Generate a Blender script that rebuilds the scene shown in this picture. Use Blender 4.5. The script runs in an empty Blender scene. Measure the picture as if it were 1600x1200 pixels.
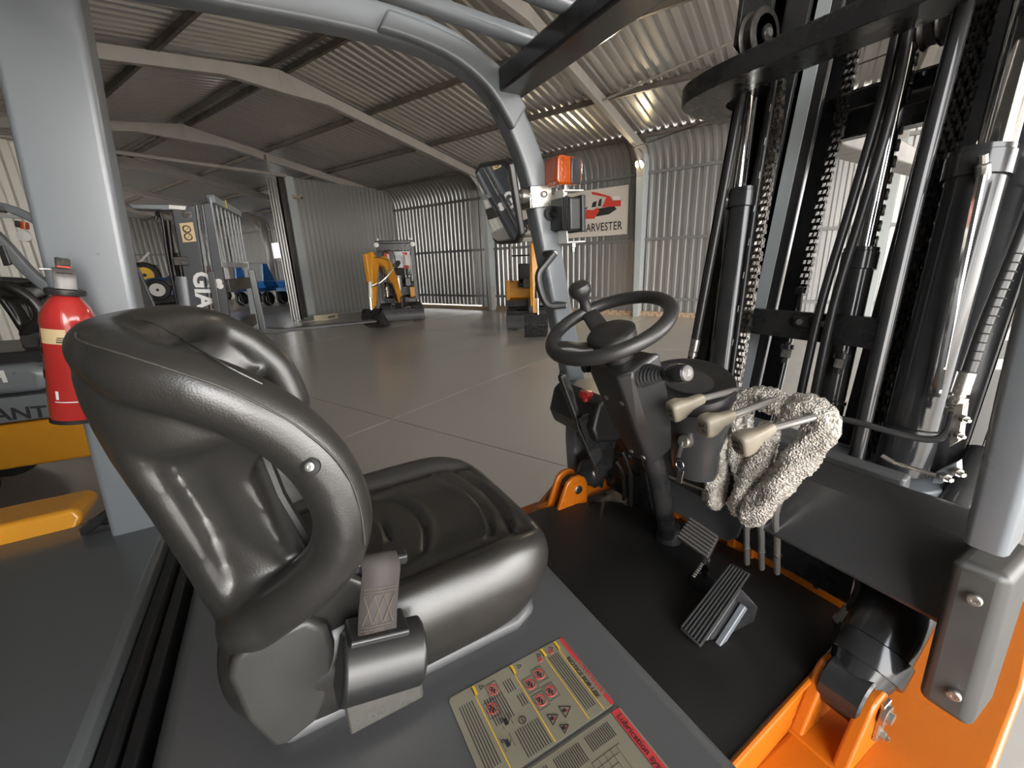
import bpy, bmesh, math, random
import numpy as np
from mathutils import Vector as V3, Matrix
random.seed(7)
sc = bpy.context.scene
col = sc.collection
PI = math.pi
# ------------------------------------------------------------------ camera, sky, exposure
FPX = 655.0; EYE = 1.6
_n = np.array([85, 2250, FPX]); _n = _n / np.linalg.norm(_n)
_l = np.array([-380.0, 0, FPX]); _l[1] = -(_l[0]*_n[0]+FPX*_n[2])/_n[1]; _l = _l/np.linalg.norm(_l)
CM = np.array([np.cross(_l, -_n), _l, -_n])          # world axes (X ahead of the truck, Y to its left, Z up)
CE = np.array([0, 0, EYE])
cam = bpy.data.cameras.new('camera'); camo = bpy.data.objects.new('camera', cam); col.objects.link(camo)
cam.sensor_fit = 'HORIZONTAL'; cam.sensor_width = 36; cam.lens = FPX/1600*36
cam.clip_start = 0.02; cam.clip_end = 300
_R = Matrix([[CM[i][0], -CM[i][1], -CM[i][2]] for i in range(3)]).to_4x4()
camo.matrix_world = Matrix.Translation(V3(CE)) @ _R
sc.camera = camo
w = bpy.data.worlds.new('sky'); sc.world = w; w.use_nodes = True
nt = w.node_tree; nt.nodes.clear()
_o = nt.nodes.new('ShaderNodeOutputWorld'); _b = nt.nodes.new('ShaderNodeBackground'); nt.links.new(_b.outputs[0], _o.inputs[0])
_tc = nt.nodes.new('ShaderNodeTexCoord'); _sx = nt.nodes.new('ShaderNodeSeparateXYZ'); _cr = nt.nodes.new('ShaderNodeValToRGB')
nt.links.new(_tc.outputs['Generated'], _sx.inputs[0]); nt.links.new(_sx.outputs[2], _cr.inputs[0]); nt.links.new(_cr.outputs[0], _b.inputs[0])
_cr.color_ramp.elements[0].color = (1, .965, .92, 1); _cr.color_ramp.elements[0].position = 0.0
_cr.color_ramp.elements[1].color = (.90, .94, 1, 1); _cr.color_ramp.elements[1].position = .7
_b.inputs[1].default_value = 8.5
vs = sc.view_settings; vs.view_transform = 'Standard'; vs.look = 'None'; vs.gamma = 1.0; vs.use_curve_mapping = False
vs.exposure = 0.62

def at(px, py, x=None, y=None, z=None):
    """the world point that a picture point shows on the plane X=x, Y=y or Z=z"""
    r = CM @ np.array([px-800, py-600, FPX])
    t = x/r[0] if x is not None else (y/r[1] if y is not None else (z-EYE)/r[2])
    return V3(CE + r*t)
def atp(px, py, p, n):
    r = V3(CM @ np.array([px-800, py-600, FPX])); n = V3(n)
    return V3(CE) + r*((V3(p)-V3(CE)).dot(n)/r.dot(n))
def unit(v): return V3(v).normalized()

# ------------------------------------------------------------------ materials
MATS = {}
def mat(name, c, rough=.5, metal=0, bump=None, var=None, coat=0, emit=None, alpha=1, aniso=0, spec=None, trans=0):
    m = bpy.data.materials.new(name); m.use_nodes = True; t = m.node_tree
    p = t.nodes['Principled BSDF']; L = t.links.new
    p.inputs['Base Color'].default_value = (*c, 1); p.inputs['Roughness'].default_value = rough
    p.inputs['Metallic'].default_value = metal; p.inputs['Coat Weight'].default_value = coat
    p.inputs['Coat Roughness'].default_value = .08
    if spec is not None: p.inputs['Specular IOR Level'].default_value = spec
    if trans: p.inputs['Transmission Weight'].default_value = trans
    if emit: p.inputs['Emission Color'].default_value = (*emit[:3], 1); p.inputs['Emission Strength'].default_value = emit[3]
    tc = t.nodes.new('ShaderNodeTexCoord')
    if var:                      # (scale, second colour, low, high)  uneven colour
        n = t.nodes.new('ShaderNodeTexNoise'); n.inputs['Scale'].default_value = var[0]; n.inputs['Detail'].default_value = 6
        r = t.nodes.new('ShaderNodeValToRGB'); r.color_ramp.elements[0].position = var[2]; r.color_ramp.elements[1].position = var[3]
        r.color_ramp.elements[0].color = (*c, 1); r.color_ramp.elements[1].color = (*var[1], 1)
        L(tc.outputs['Object'], n.inputs['Vector']); L(n.outputs['Fac'], r.inputs[0]); L(r.outputs[0], p.inputs['Base Color'])
        if len(var) > 4:
            q = t.nodes.new('ShaderNodeMapRange'); q.inputs['To Min'].default_value = rough-var[4]; q.inputs['To Max'].default_value = rough+var[4]
            q.inputs['From Min'].default_value = .3; q.inputs['From Max'].default_value = .7
            L(n.outputs['Fac'], q.inputs[0]); L(q.outputs[0], p.inputs['Roughness'])
    if bump:                     # (kind, scale, strength, distance)
        k = bump[0]
        if k == 'voronoi':
            b = t.nodes.new('ShaderNodeTexVoronoi'); b.inputs['Scale'].default_value = bump[1]; out = b.outputs['Distance']
        else:
            b = t.nodes.new('ShaderNodeTexNoise'); b.inputs['Scale'].default_value = bump[1]; b.inputs['Detail'].default_value = 4; out = b.outputs['Fac']
        L(tc.outputs['Object'], b.inputs['Vector'])
        bn = t.nodes.new('ShaderNodeBump'); bn.inputs['Strength'].default_value = bump[2]; bn.inputs['Distance'].default_value = bump[3]
        L(out, bn.inputs['Height']); L(bn.outputs[0], p.inputs['Normal'])
    MATS[name] = m
    return m
mat('truck_grey', (.195, .211, .227), .3, spec=.8, var=(9, (.185, .20, .216), .2, .85, .03), bump=('noise', 260, .05, .001))
mat('hood_grey', (.098, .099, .102), .34, var=(5, (.106, .107, .109), .2, .85, .04), bump=('noise', 420, .12, .001))
mat('plate_grey', (.115, .123, .13), .17, var=(4, (.123, .131, .137), .2, .85, .03))
mat('cowl_grey', (.045, .045, .046), .24, spec=.7, var=(10, (.048, .048, .049), .2, .8, .02), bump=('noise', 500, .06, .001))
mat('black_paint', (.018, .018, .019), .28, var=(20, (.03, .029, .028), .4, .8, .08))
mat('black_gloss', (.022, .023, .025), .16, var=(12, (.035, .034, .033), .4, .8, .04))
mat('black_plastic', (.017, .017, .0175), .36, spec=.9, bump=('noise', 700, .12, .0006))
mat('soft_black', (.024, .023, .022), .42, spec=.8, bump=('noise', 900, .15, .0006))
mat('rubber', (.013, .013, .0135), .6, bump=('noise', 300, .1, .001))
mat('mat_rubber', (.012, .0115, .011), .5, var=(7, (.018, .0165, .015), .35, .75, .06), bump=('noise', 350, .15, .001))
mat('leather', (.024, .0228, .0212), .34, spec=1.0, var=(6, (.031, .029, .026), .35, .75, .05), bump=('voronoi', 480, .12, .0010))
mat('shell', (.014, .0138, .0135), .34, var=(8, (.019, .0185, .0175), .3, .75, .05), bump=('noise', 620, .2, .0008))
mat('dusty_plastic', (.040, .039, .037), .42, spec=.8, var=(14, (.05, .048, .044), .4, .75, .05), bump=('noise', 600, .15, .0008))
mat('orange', (.52, .135, .007), .3, var=(5, (.48, .122, .006), .3, .75, .05), coat=.25)
mat('yellow', (.74, .33, .022), .32, var=(5, (.68, .29, .018), .3, .75, .04), coat=.2)
mat('chrome', (.80, .80, .80), .09, 1)
mat('steel', (.55, .54, .52), .3, 1, var=(30, (.42, .41, .39), .35, .7, .08))
mat('zinc', (.52, .50, .455), .32, .9, var=(40, (.40, .385, .35), .4, .7, .08))
mat('dark_steel', (.10, .095, .09), .38, .7, var=(60, (.05, .045, .04), .35, .7, .1))
mat('greasy', (.025, .022, .02), .34, .6, var=(90, (.06, .054, .048), .5, .75, .1))
mat('chain_bright', (.22, .20, .18), .28, .85, var=(70, (.06, .055, .05), .4, .65, .1))
mat('fork_paint', (.30, .275, .255), .4, var=(12, (.24, .22, .20), .35, .7, .06))
mat('hose', (.022, .022, .022), .34, bump=('noise', 300, .05, .0006))
mat('webbing', (.055, .048, .045), .7, bump=('noise', 900, .3, .001))
mat('stitch', (.15, .11, .08), .8)
mat('scuff', (.06, .057, .052), .6)
mat('knob', (.27, .235, .178), .40, var=(18, (.23, .198, .15), .35, .7, .05))
mat('rod_steel', (.30, .29, .27), .32, .6)
mat('knob_mark', (.17, .15, .115), .45)
mat('red_paint', (.50, .035, .03), .2, coat=.6, var=(7, (.42, .028, .025), .35, .7, .04))
mat('red_plastic', (.62, .03, .025), .3)
mat('amber', (.62, .10, .004), .10, coat=.6, trans=.3, spec=.7, bump=('noise', 90, .25, .002))
mat('lens_dark', (.05, .053, .056), .08, spec=.9)
mat('mirror', (.85, .87, .88), .02, 1)
mat('sticker', (.30, .275, .205), .33, .2, bump=('noise', 60, .05, .001))
mat('print_black', (.03, .03, .03), .5)
mat('print_red', (.62, .05, .055), .4)
mat('print_yellow', (.82, .50, .04), .4)
mat('print_white', (.85, .85, .83), .4)
mat('tag_paper', (.72, .55, .30), .45)
mat('white_paint', (.8, .79, .75), .45)
mat('cream_card', (.66, .58, .42), .7)
mat('galv', (.38, .38, .37), .33, .55)
mat('galv_roof', (.54, .525, .495), .30, .65)
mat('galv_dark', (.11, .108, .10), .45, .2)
mat('worn_steel', (.15, .142, .135), .36, .3)
mat('galv_light', (.70, .68, .62), .5, .15)
mat('frame_paint', (.40, .375, .345), .5, var=(3, (.35, .33, .30), .35, .7, .05))
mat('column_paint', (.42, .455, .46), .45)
mat('purlin', (.20, .175, .15), .5, .3, var=(4, (.15, .13, .11), .35, .7, .08))
mat('girt', (.25, .25, .245), .45, .3)
mat('concrete', (.47, .445, .41), .24, var=(.45, (.415, .392, .362), .1, .9), bump=('noise', 9, .02, .002), spec=.5)
mat('joint_light', (.42, .40, .37), .6)
mat('joint_dark', (.08, .075, .07), .7)
mat('ground', (.40, .35, .29), .9)
mat('brick', (.42, .29, .185), .85, var=(9, (.50, .38, .26), .35, .7, .04), bump=('noise', 60, .4, .004))
mat('blue_paint', (.035, .22, .58), .35)
mat('blue_dark', (.03, .07, .17), .4)
mat('red_farm', (.45, .04, .03), .4)
mat('window_lit', (.9, .9, .9), .5, emit=(1, .99, .96, 3.0))
mat('flood_lit', (1, .95, .8), .5, emit=(1, .80, .45, 60))
mat('lamp_white', (.85, .85, .82), .2)
mat('sign_white', (.74, .69, .62), .55)
mat('sign_red', (.72, .07, .05), .5)
mat('glass_dark', (.05, .055, .055), .08)
mat('wrap', (.78, .72, .63), .2, trans=.1, spec=.9, coat=.8, bump=('voronoi', 240, 1.0, .006), var=(90, (.50, .45, .38), .45, .66, .05))

# ------------------------------------------------------------------ mesh building
class MB:
    def __init__(s): s.v = []; s.f = []; s.m = []; s.mi = 0
    def add(s, vs, fs):
        b = len(s.v); s.v += [tuple(p) for p in vs]; s.f += [tuple(i+b for i in f) for f in fs]; s.m += [s.mi]*len(fs); return s
    def frame_box(s, o, ex, ey, ez, a, b):
        """box from corner a to corner b in the frame (o, ex, ey, ez)"""
        o, ex, ey, ez = V3(o), V3(ex), V3(ey), V3(ez)
        vs = [o+ex*x+ey*y+ez*z for z in (a[2], b[2]) for y in (a[1], b[1]) for x in (a[0], b[0])]
        return s.add(vs, [(0, 2, 3, 1), (4, 5, 7, 6), (0, 1, 5, 4), (2, 6, 7, 3), (0, 4, 6, 2), (1, 3, 7, 5)])
    def box(s, a, b): return s.frame_box((0, 0, 0), (1, 0, 0), (0, 1, 0), (0, 0, 1), a, b)
    def bar(s, p, q, w, h, up=(0, 0, 1), w2=None, h2=None):
        p, q = V3(p), V3(q); t = (q-p).normalized(); x = t.cross(V3(up)).normalized(); y = x.cross(t).normalized()
        w2 = w if w2 is None else w2; h2 = h if h2 is None else h2
        vs = [p-x*w/2-y*h/2, p+x*w/2-y*h/2, p+x*w/2+y*h/2, p-x*w/2+y*h/2, q-x*w2/2-y*h2/2, q+x*w2/2-y*h2/2, q+x*w2/2+y*h2/2, q-x*w2/2+y*h2/2]
        return s.add(vs, [(0, 3, 2, 1), (4, 5, 6, 7), (0, 1, 5, 4), (1, 2, 6, 5), (2, 3, 7, 6), (3, 0, 4, 7)])
    def sweep(s, path, sec, up=(0, 0, 1), closed=False, caps=True, scale=None):
        """sec: 2D outline (across, up) or a function of the path index"""
        P = [V3(p) for p in path]; n = len(P); rings = []
        for i in range(n):
            a = P[(i-1) % n] if closed else P[max(i-1, 0)]; b = P[(i+1) % n] if closed else P[min(i+1, n-1)]
            t = (b-a).normalized(); u = V3(up(i) if callable(up) else up); x = t.cross(u)
            x = x.normalized() if x.length > 1e-5 else V3((0, 1, 0)); y = x.cross(t)
            q = sec(i) if callable(sec) else sec
            rings.append([P[i]+x*c[0]+y*c[1] for c in q])
        k = len(rings[0]); vs = [p for r in rings for p in r]; fs = []
        for i in range(n if closed else n-1):
            j = (i+1) % n
            for c in range(k): fs.append((i*k+c, i*k+(c+1) % k, j*k+(c+1) % k, j*k+c))
        if caps and not closed: fs += [tuple(reversed(range(k))), tuple((n-1)*k+c for c in range(k))]
        return s.add(vs, fs)
    def tube(s, path, r, n=10, closed=False, caps=True):
        """round tube; r is one radius or one per point; parallel frames"""
        P = [V3(p) for p in path]; m = len(P); rs = r if isinstance(r, (list, tuple)) else [r]*m
        t0 = (P[1]-P[0]).normalized(); x = t0.orthogonal().normalized(); rings = []
        for i in range(m):
            a = P[(i-1) % m] if closed else P[max(i-1, 0)]; b = P[(i+1) % m] if closed else P[min(i+1, m-1)]
            t = (b-a).normalized(); x = (x-t*x.dot(t)); x = x.normalized() if x.length > 1e-6 else t.orthogonal().normalized(); y = t.cross(x)
            rings.append([P[i]+(x*math.cos(2*PI*k/n)+y*math.sin(2*PI*k/n))*rs[i] for k in range(n)])
        vs = [p for g in rings for p in g]; fs = []
        for i in range(m if closed else m-1):
            j = (i+1) % m
            for k in range(n): fs.append((i*n+k, i*n+(k+1) % n, j*n+(k+1) % n, j*n+k))
        if caps and not closed: fs += [tuple(reversed(range(n))), tuple((m-1)*n+k for k in range(n))]
        return s.add(vs, fs)
    def cyl(s, p, q, r, n=14, r2=None): return s.tube([p, q], [r, r if r2 is None else r2], n)
    def lathe(s, o, ax, prof, n=20, sx=1, sy=1, x0=None, cap=True):
        """prof: (radius, height) pairs along axis ax from o"""
        o, ax = V3(o), V3(ax).normalized(); x = (V3(x0)-ax*V3(x0).dot(ax)).normalized() if x0 else ax.orthogonal().normalized(); y = ax.cross(x)
        vs = [o+ax*h+(x*math.cos(2*PI*k/n)*sx+y*math.sin(2*PI*k/n)*sy)*r for r, h in prof for k in range(n)]; m = len(prof)
        fs = [(i*n+k, i*n+(k+1) % n, (i+1)*n+(k+1) % n, (i+1)*n+k) for i in range(m-1) for k in range(n)]
        if cap and prof[0][0] > 1e-6: fs.append(tuple(reversed(range(n))))
        if cap and prof[-1][0] > 1e-6: fs.append(tuple((m-1)*n+k for k in range(n)))
        return s.add(vs, fs)
    def prism(s, pts, th):
        """flat polygon of 3D points thickened by the vector th"""
        P = [V3(p) for p in pts]; th = V3(th); n = len(P)
        return s.add(P+[p+th for p in P], [tuple(range(n)), tuple(reversed(range(n, 2*n)))]+[(i, i+n, (i+1) % n+n, (i+1) % n) for i in range(n)])
    def grid(s, fn, nu, nv, cu=False, cv=False):
        vs = [fn(i/(nu if cu else nu-1), j/(nv if cv else nv-1)) for i in range(nu) for j in range(nv)]
        fs = [(i*nv+j, ((i+1) % nu)*nv+j, ((i+1) % nu)*nv+(j+1) % nv, i*nv+(j+1) % nv) for i in range(nu if cu else nu-1) for j in range(nv if cv else nv-1)]
        return s.add(vs, fs)
    def ball(s, o, r, n=12, sq=(1, 1, 1)):
        o = V3(o); m = n//2
        return s.grid(lambda a, b: o+V3((r*sq[0]*math.sin(PI*max(min(a, .9995), .0005))*math.cos(2*PI*b), r*sq[1]*math.sin(PI*max(min(a, .9995), .0005))*math.sin(2*PI*b), r*sq[2]*math.cos(PI*a))), m+1, n, cv=True)
    def mesh(s, name, mats, ang=35):
        me = bpy.data.meshes.new(name); me.from_pydata(s.v, [], s.f)
        for k in (mats if isinstance(mats, (list, tuple)) else [mats]): me.materials.append(MATS[k])
        if max(s.m, default=0): me.polygons.foreach_set('material_index', s.m)
        bm = bmesh.new(); bm.from_mesh(me); bmesh.ops.recalc_face_normals(bm, faces=bm.faces); bm.to_mesh(me); bm.free()
        me.polygons.foreach_set('use_smooth', [True]*len(me.polygons)); me.set_sharp_from_angle(angle=math.radians(ang)); me.update()
        return me
    def build(s, name, mats, parent=None, bevel=0, seg=2, sub=0, solid=0, ang=35, label=None, mw=None, kind=None, wn=False):
        o = bpy.data.objects.new(name, s.mesh(name, mats, ang)); col.objects.link(o)
        if parent: attach(o, parent)
        if mw is not None: o.matrix_world = mw
        if solid: k = o.modifiers.new('thick', 'SOLIDIFY'); k.thickness = solid; k.offset = 0
        if sub: k = o.modifiers.new('smooth', 'SUBSURF'); k.levels = sub; k.render_levels = sub
        if bevel: k = o.modifiers.new('edge', 'BEVEL'); k.width = bevel; k.segments = seg; k.limit_method = 'ANGLE'; k.angle_limit = math.radians(40); k.harden_normals = False
        if wn or bevel: k = o.modifiers.new('normals', 'WEIGHTED_NORMAL'); k.keep_sharp = True; k.weight = 50
        if label: o['label'] = label
        if kind: o['kind'] = kind
        return o
WM = {}
def attach(o, parent):
    o.parent = parent; o.matrix_parent_inverse = WM.get(parent.name, Matrix.Identity(4)).inverted()
def thing(name, label, cat, loc, group=None, rz=0):
    o = bpy.data.objects.new(name, None); o.empty_display_size = .2; col.objects.link(o)
    o.location = loc; o.rotation_euler.z = rz; WM[o.name] = Matrix.Translation(V3(loc)) @ Matrix.Rotation(rz, 4, 'Z')
    o['label'] = label; o['category'] = cat
    if group: o['group'] = group
    return o
def tag(o, label, cat, group=None):
    o['label'] = label; o['category'] = cat
    if group: o['group'] = group
    return o
def copy_of(src, name, parent=None, mw=None):
    o = src.copy(); o.name = name; col.objects.link(o)
    if parent: attach(o, parent)
    if mw is not None: o.matrix_world = mw
    return o
def cat(pts, k=6, closed=False):
    """smooth curve through the points"""
    P = [V3(p) for p in pts]; n = len(P); out = []
    for i in range(n if closed else n-1):
        a, b, c, d = (P[(i+j-1) % n] if closed else P[min(max(i+j-1, 0), n-1)] for j in range(4))
        for q in range(k):
            t = q/k; out.append(.5*((2*b)+(c-a)*t+(2*a-5*b+4*c-d)*t*t+(3*b-a-3*c+d)*t**3))
    if not closed: out.append(P[-1])
    return out
def rrect(w, h, r, k=3):
    out = []
    for cx, cy, a in ((w/2-r, h/2-r, 0), (-w/2+r, h/2-r, 90), (-w/2+r, -h/2+r, 180), (w/2-r, -h/2+r, 270)):
        for i in range(k+1):
            q = math.radians(a+90*i/k); out.append((cx+r*math.cos(q), cy+r*math.sin(q)))
    return out
def sm(a, b, x):
    t = min(max((x-a)/(b-a), 0), 1); return t*t*(3-2*t)
def lerp(tab, x):
    """piecewise linear table"""
    for (x0, y0), (x1, y1) in zip(tab, tab[1:]):
        if x <= x1: return y0+(y1-y0)*min(max((x-x0)/(x1-x0), 0), 1)
    return tab[-1][1]
def text(name, body, size, o, ex, ey, m, parent, depth=.0004, spacing=1.0, sx=1.0, align='LEFT', bold=0):
    """raised lettering: baseline start o, reading direction ex, up ey"""
    cu = bpy.data.curves.new(name, 'FONT'); cu.body = body; cu.size = size; cu.extrude = depth; cu.space_character = spacing; cu.align_x = align
    cu.resolution_u = 3; cu.offset = bold
    t = bpy.data.objects.new(name, cu); col.objects.link(t)
    bpy.context.view_layer.update()
    me = bpy.data.meshes.new_from_object(t.evaluated_get(bpy.context.evaluated_depsgraph_get()))
    bpy.data.objects.remove(t); bpy.data.curves.remove(cu)
    ex, ey = unit(ex), unit(ey); ez = ex.cross(ey)
    M = Matrix(((ex.x*sx, ey.x, ez.x, o[0]), (ex.y*sx, ey.y, ez.y, o[1]), (ex.z*sx, ey.z, ez.z, o[2]), (0, 0, 0, 1)))
    me.transform(M); me.materials.clear(); me.materials.append(MATS[m]); me.name = name
    ob = bpy.data.objects.new(name, me); col.objects.link(ob)
    if parent: attach(ob, parent)
    return ob
# ------------------------------------------------------------------ the shed   (building frame: local x = v, towards the long wall; local y = u, along it)
BA = math.radians(25.77); BM = Matrix.Rotation(BA, 4, 'Z')
def BW(v, u, z=0): return BM @ V3((v, u, z))
U0, U1 = -13.0, 34.0          # ends of the shed along u
RID, EAVE = 5.3, 12.0         # ridge line and long wall
ZR = 5.47; SL = .165          # roof sheet height at the ridge, slope
def zroof(v): return ZR-SL*abs(v-RID)
def struct(mb, name, m, **k):
    o = mb.build(name, m, mw=BM, **k); o['kind'] = 'structure'; WM[o.name] = BM; return o
# floor: a base under separate concrete slabs with sawn joints
fb = MB().box((-1.6, U0, -.3), (12.3, U1, -.012)); floor = struct(fb, 'floor', 'joint_light')
vj = [-1.5, 2.73, 7.6, 12.2]; uj = [U0, -7.6, -2.0, 3.58, 9.25, 14.9, 20.5, 26, U1]
for i in range(3):
    for j in range(len(uj)-1):
        MB().box((vj[i]+.006, uj[j]+.008, -.011), (vj[i+1]-.006, uj[j+1]-.008, 0)).build('slab', 'concrete', floor, mw=BM)
MB().box((2.724, U0, -.010), (2.736, U1, -.004)).build('joint_filler', 'joint_dark', floor, mw=BM)
gr = MB().box((-120, -120, -.5), (120, 120, -.31)); g = struct(gr, 'ground', 'ground')
apron = MB().box((-40, -40, -.3), (-1.62, 60, -.03)); struct(apron, 'ground_apron', 'ground')
# corrugated sheet profile
def profile(n, pitch=.19, h=.034):
    pts = []
    for i in range(n):
        x = i*pitch
        pts += [(x, 0), (x+pitch*.42, 0), (x+pitch*.55, h), (x+pitch*.87, h)]
    pts.append((n*pitch, 0)); return pts
def sheet_mesh(name, m, path, n=4, pitch=.19, h=.034):
    """sheet whose ribs follow the path (local x,z); width along local y"""
    pr = profile(n, pitch, h); mb = MB(); P = [V3((p[0], 0, p[1])) for p in path]; vs = []
    for i, p in enumerate(P):
        t = (P[min(i+1, len(P)-1)]-P[max(i-1, 0)]).normalized(); nrm = V3((-t.z, 0, t.x))
        for (y, d) in pr: vs.append(p+nrm*d+V3((0, y, 0)))
    k = len(pr); mb.add(vs, [(i*k+j, (i+1)*k+j, (i+1)*k+j+1, i*k+j+1) for i in range(len(P)-1) for j in range(k-1)])
    me = mb.mesh(name, m, 20); return me
def lay(me, name, parent, locs):
    for q in locs:
        o = bpy.data.objects.new(name, me); col.objects.link(o); attach(o, parent); o.matrix_world = BM @ q
SW = .76
T = Matrix.Translation
# ceiling
ceil = struct(MB().box((RID-.25, U0, ZR+.01), (RID+.25, U1, ZR+.03)), 'ceiling', 'galv_roof')
near = sheet_mesh('roof_sheet', 'galv_roof', [(RID+.02, ZR), (11.5, zroof(11.5)+.005)]); far = sheet_mesh('roof_sheet', 'galv_roof', [(-1.9, zroof(-1.9)), (RID-.02, ZR)])
us = [U0+SW*i for i in range(int((U1-U0)/SW))]
lay(near, 'roof_sheet', ceil, [T((0, u, 0)) for u in us]); lay(far, 'roof_sheet', ceil, [T((0, u, 0)) for u in us])
for v in (RID+.16, RID-.16, 7.35, 9.3, 11.28, 3.3, 1.35, -.6, -1.75):
    z = zroof(v)-.055
    a = MB(); a.box((v-.035, U0, z-.05), (v-.029, U1, z+.05)); a.box((v-.035, U0, z-.05), (v+.035, U1, z-.044)); a.box((v-.035, U0, z+.044), (v+.035, U1, z+.05)); a.box((v+.029, U0, z-.05), (v+.035, U1, z-.03))
    a.build('purlin', 'purlin', ceil, mw=BM)
# long wall: plinth with bricks, girts, sheets that curve over into the roof
wf = struct(MB().box((11.93, U0, -.01), (12.1, U1, .1)), 'wall_front', 'brick')
bk = MB().box((0, 0, 0), (.05, .215, .065)).mesh('brick', 'brick')
u = -8.0
while u < 9.0:
    o = bpy.data.objects.new('brick', bk); col.objects.link(o); attach(o, wf)
    o.matrix_world = BM @ T((11.875+random.uniform(-.012, .012), u, .0)) @ Matrix.Rotation(random.uniform(-.03, .03), 4, 'Z'); u += .235
u = -8.1
while u < 9.0:
    o = bpy.data.objects.new('brick', bk); col.objects.link(o); attach(o, wf)
    o.matrix_world = BM @ T((11.88+random.uniform(-.012, .012), u, .0665)) @ Matrix.Rotation(random.uniform(-.03, .03), 4, 'Z'); u += .235
arc = [(11.15, zroof(11.15)-.012), (11.32, zroof(11.32)-.012)]
for i in range(1, 9):
    a = math.radians(81-81*i/8); arc.append((11.27+.75*math.cos(a), 3.72+.73*math.sin(a)))
ws = sheet_mesh('wall_sheet', 'galv', list(reversed(arc+[(12.02, .06)]))); ws2 = sheet_mesh('wall_sheet', 'galv', list(reversed(arc+[(12.02, .125)])))
lay(ws, 'wall_sheet', wf, [T((0, u, 0)) for u in us if not 9.6 < u < 13.2]); lay(ws2, 'wall_sheet', wf, [T((0, u, 0)) for u in us if 9.6 < u < 13.2])
for z in (.47, 2.05, 3.7):
    MB().box((11.90, U0, z-.035), (11.975, U1, z+.035)).build('girt', 'girt', wf, mw=BM)
# portal frames
def portal(u, name):
    a = MB()
    for s in (1, -1):
        e = EAVE-.12 if s > 0 else -1.35
        def zu(v): return 5.16-SL*abs(v-RID)
        a.add([V3((v, u+d, z)) for d in (-.06, .06) for v, z in ((RID, zu(RID)-.18), (RID+s*1.0, zu(RID+1)), (e, zu(e)), (e, zu(e)+.21), (RID, zu(RID)+.21))],
              [(0, 1, 2, 3, 4), (9, 8, 7, 6, 5)]+[(i, i+5, (i+1) % 5+5, (i+1) % 5) for i in range(5)])
        ze = zu(e)+.2
        a.add([V3((e-s*d*(.34 if k else .17)+0, u+w, z)) for k, z in ((0, 0), (1, ze)) for w in (-.08, .08) for d in (0, 1)], [(0, 1, 3, 2), (4, 6, 7, 5), (0, 4, 5, 1), (2, 3, 7, 6), (0, 2, 6, 4), (1, 5, 7, 3)])
        a.add([V3((v, u+d, z)) for d in (-.02, .02) for v, z in ((e-s*.3, zu(e)+.02), (e-s*.95, zu(e-s*.95)), (e-s*.3, zu(e)-.34))], [(0, 1, 2), (5, 4, 3), (0, 3, 4, 1), (1, 4, 5, 2), (2, 5, 3, 0)])
    return struct(a, name, 'frame_paint', bevel=.006)
for i, u in enumerate((-11, -6, -1, 4.0, 9.15, 14.1, 19, 24, 29)): portal(u, 'trim_%d' % (i+1))
for i, (u, e) in enumerate(((4.0, 11.88), (9.15, 11.88), (14.1, 11.88), (-1, 11.88))):   # painted face of the wall columns
    struct(MB().bar((e-.06, u, 0), (e-.12, u, 4.1), .15, .26, up=(1, 0, 0), w2=.2, h2=.42), 'trim_%d' % (12+i), 'column_paint', bevel=.006)
# cross wall with its opening
wb = struct(MB().box((7.5, 13.92, 0), (11.95, 14.02, .05)), 'wall_back', 'column_paint')
ps = sheet_mesh('wall_sheet', 'galv', [(0, .03), (0, 4.42)], n=4, pitch=.178, h=.022)
lay(ps, 'wall_sheet', wb, [T((7.95+.712*i, 13.95, 0)) @ Matrix.Rotation(-PI/2, 4, 'Z') for i in range(0, 6)])
es = sheet_mesh('wall_sheet', 'galv', [(0, .0), (0, 4.38)], n=3, pitch=.17, h=.03)
lay(es, 'wall_sheet', wb, [T((7.45, 13.93, 0))])
a = MB().box((7.50, 13.86, 0), (7.53, 14.0, 4.42)).box((7.53, 13.955, 0), (7.75, 13.975, 4.42)); a.build('post', 'dark_steel', wb, mw=BM)
MB().box((7.70, 13.86, 0), (7.97, 13.95, 4.42)).build('post_flange', 'column_paint', wb, mw=BM)
MB().cyl((-1.3, 13.85, 4.42), (7.75, 13.85, 4.42), .05, 8).build('lintel', 'frame_paint', wb, mw=BM)
MB().cyl((7.3, 13.9, 4.42), (7.3, 13.9, 4.95), .035, 8).build('hanger', 'frame_paint', wb, mw=BM)
wl = struct(MB().box((-1.4, 13.92, 0), (2.7, 14.0, .05)), 'wall_left', 'column_paint')
ls = sheet_mesh('wall_sheet', 'galv_light', [(0, .03), (0, 4.5)], n=3, pitch=.30, h=.035)
lay(ls, 'wall_sheet', wl, [T((-1.4+.9*i, 13.95, 0)) @ Matrix.Rotation(-PI/2, 4, 'Z') for i in range(0, 5)])
for z in (1.2, 2.9): MB().box((-1.4, 13.88, z-.04), (2.95, 13.93, z+.04)).build('girt', 'girt', wl, mw=BM)
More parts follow.
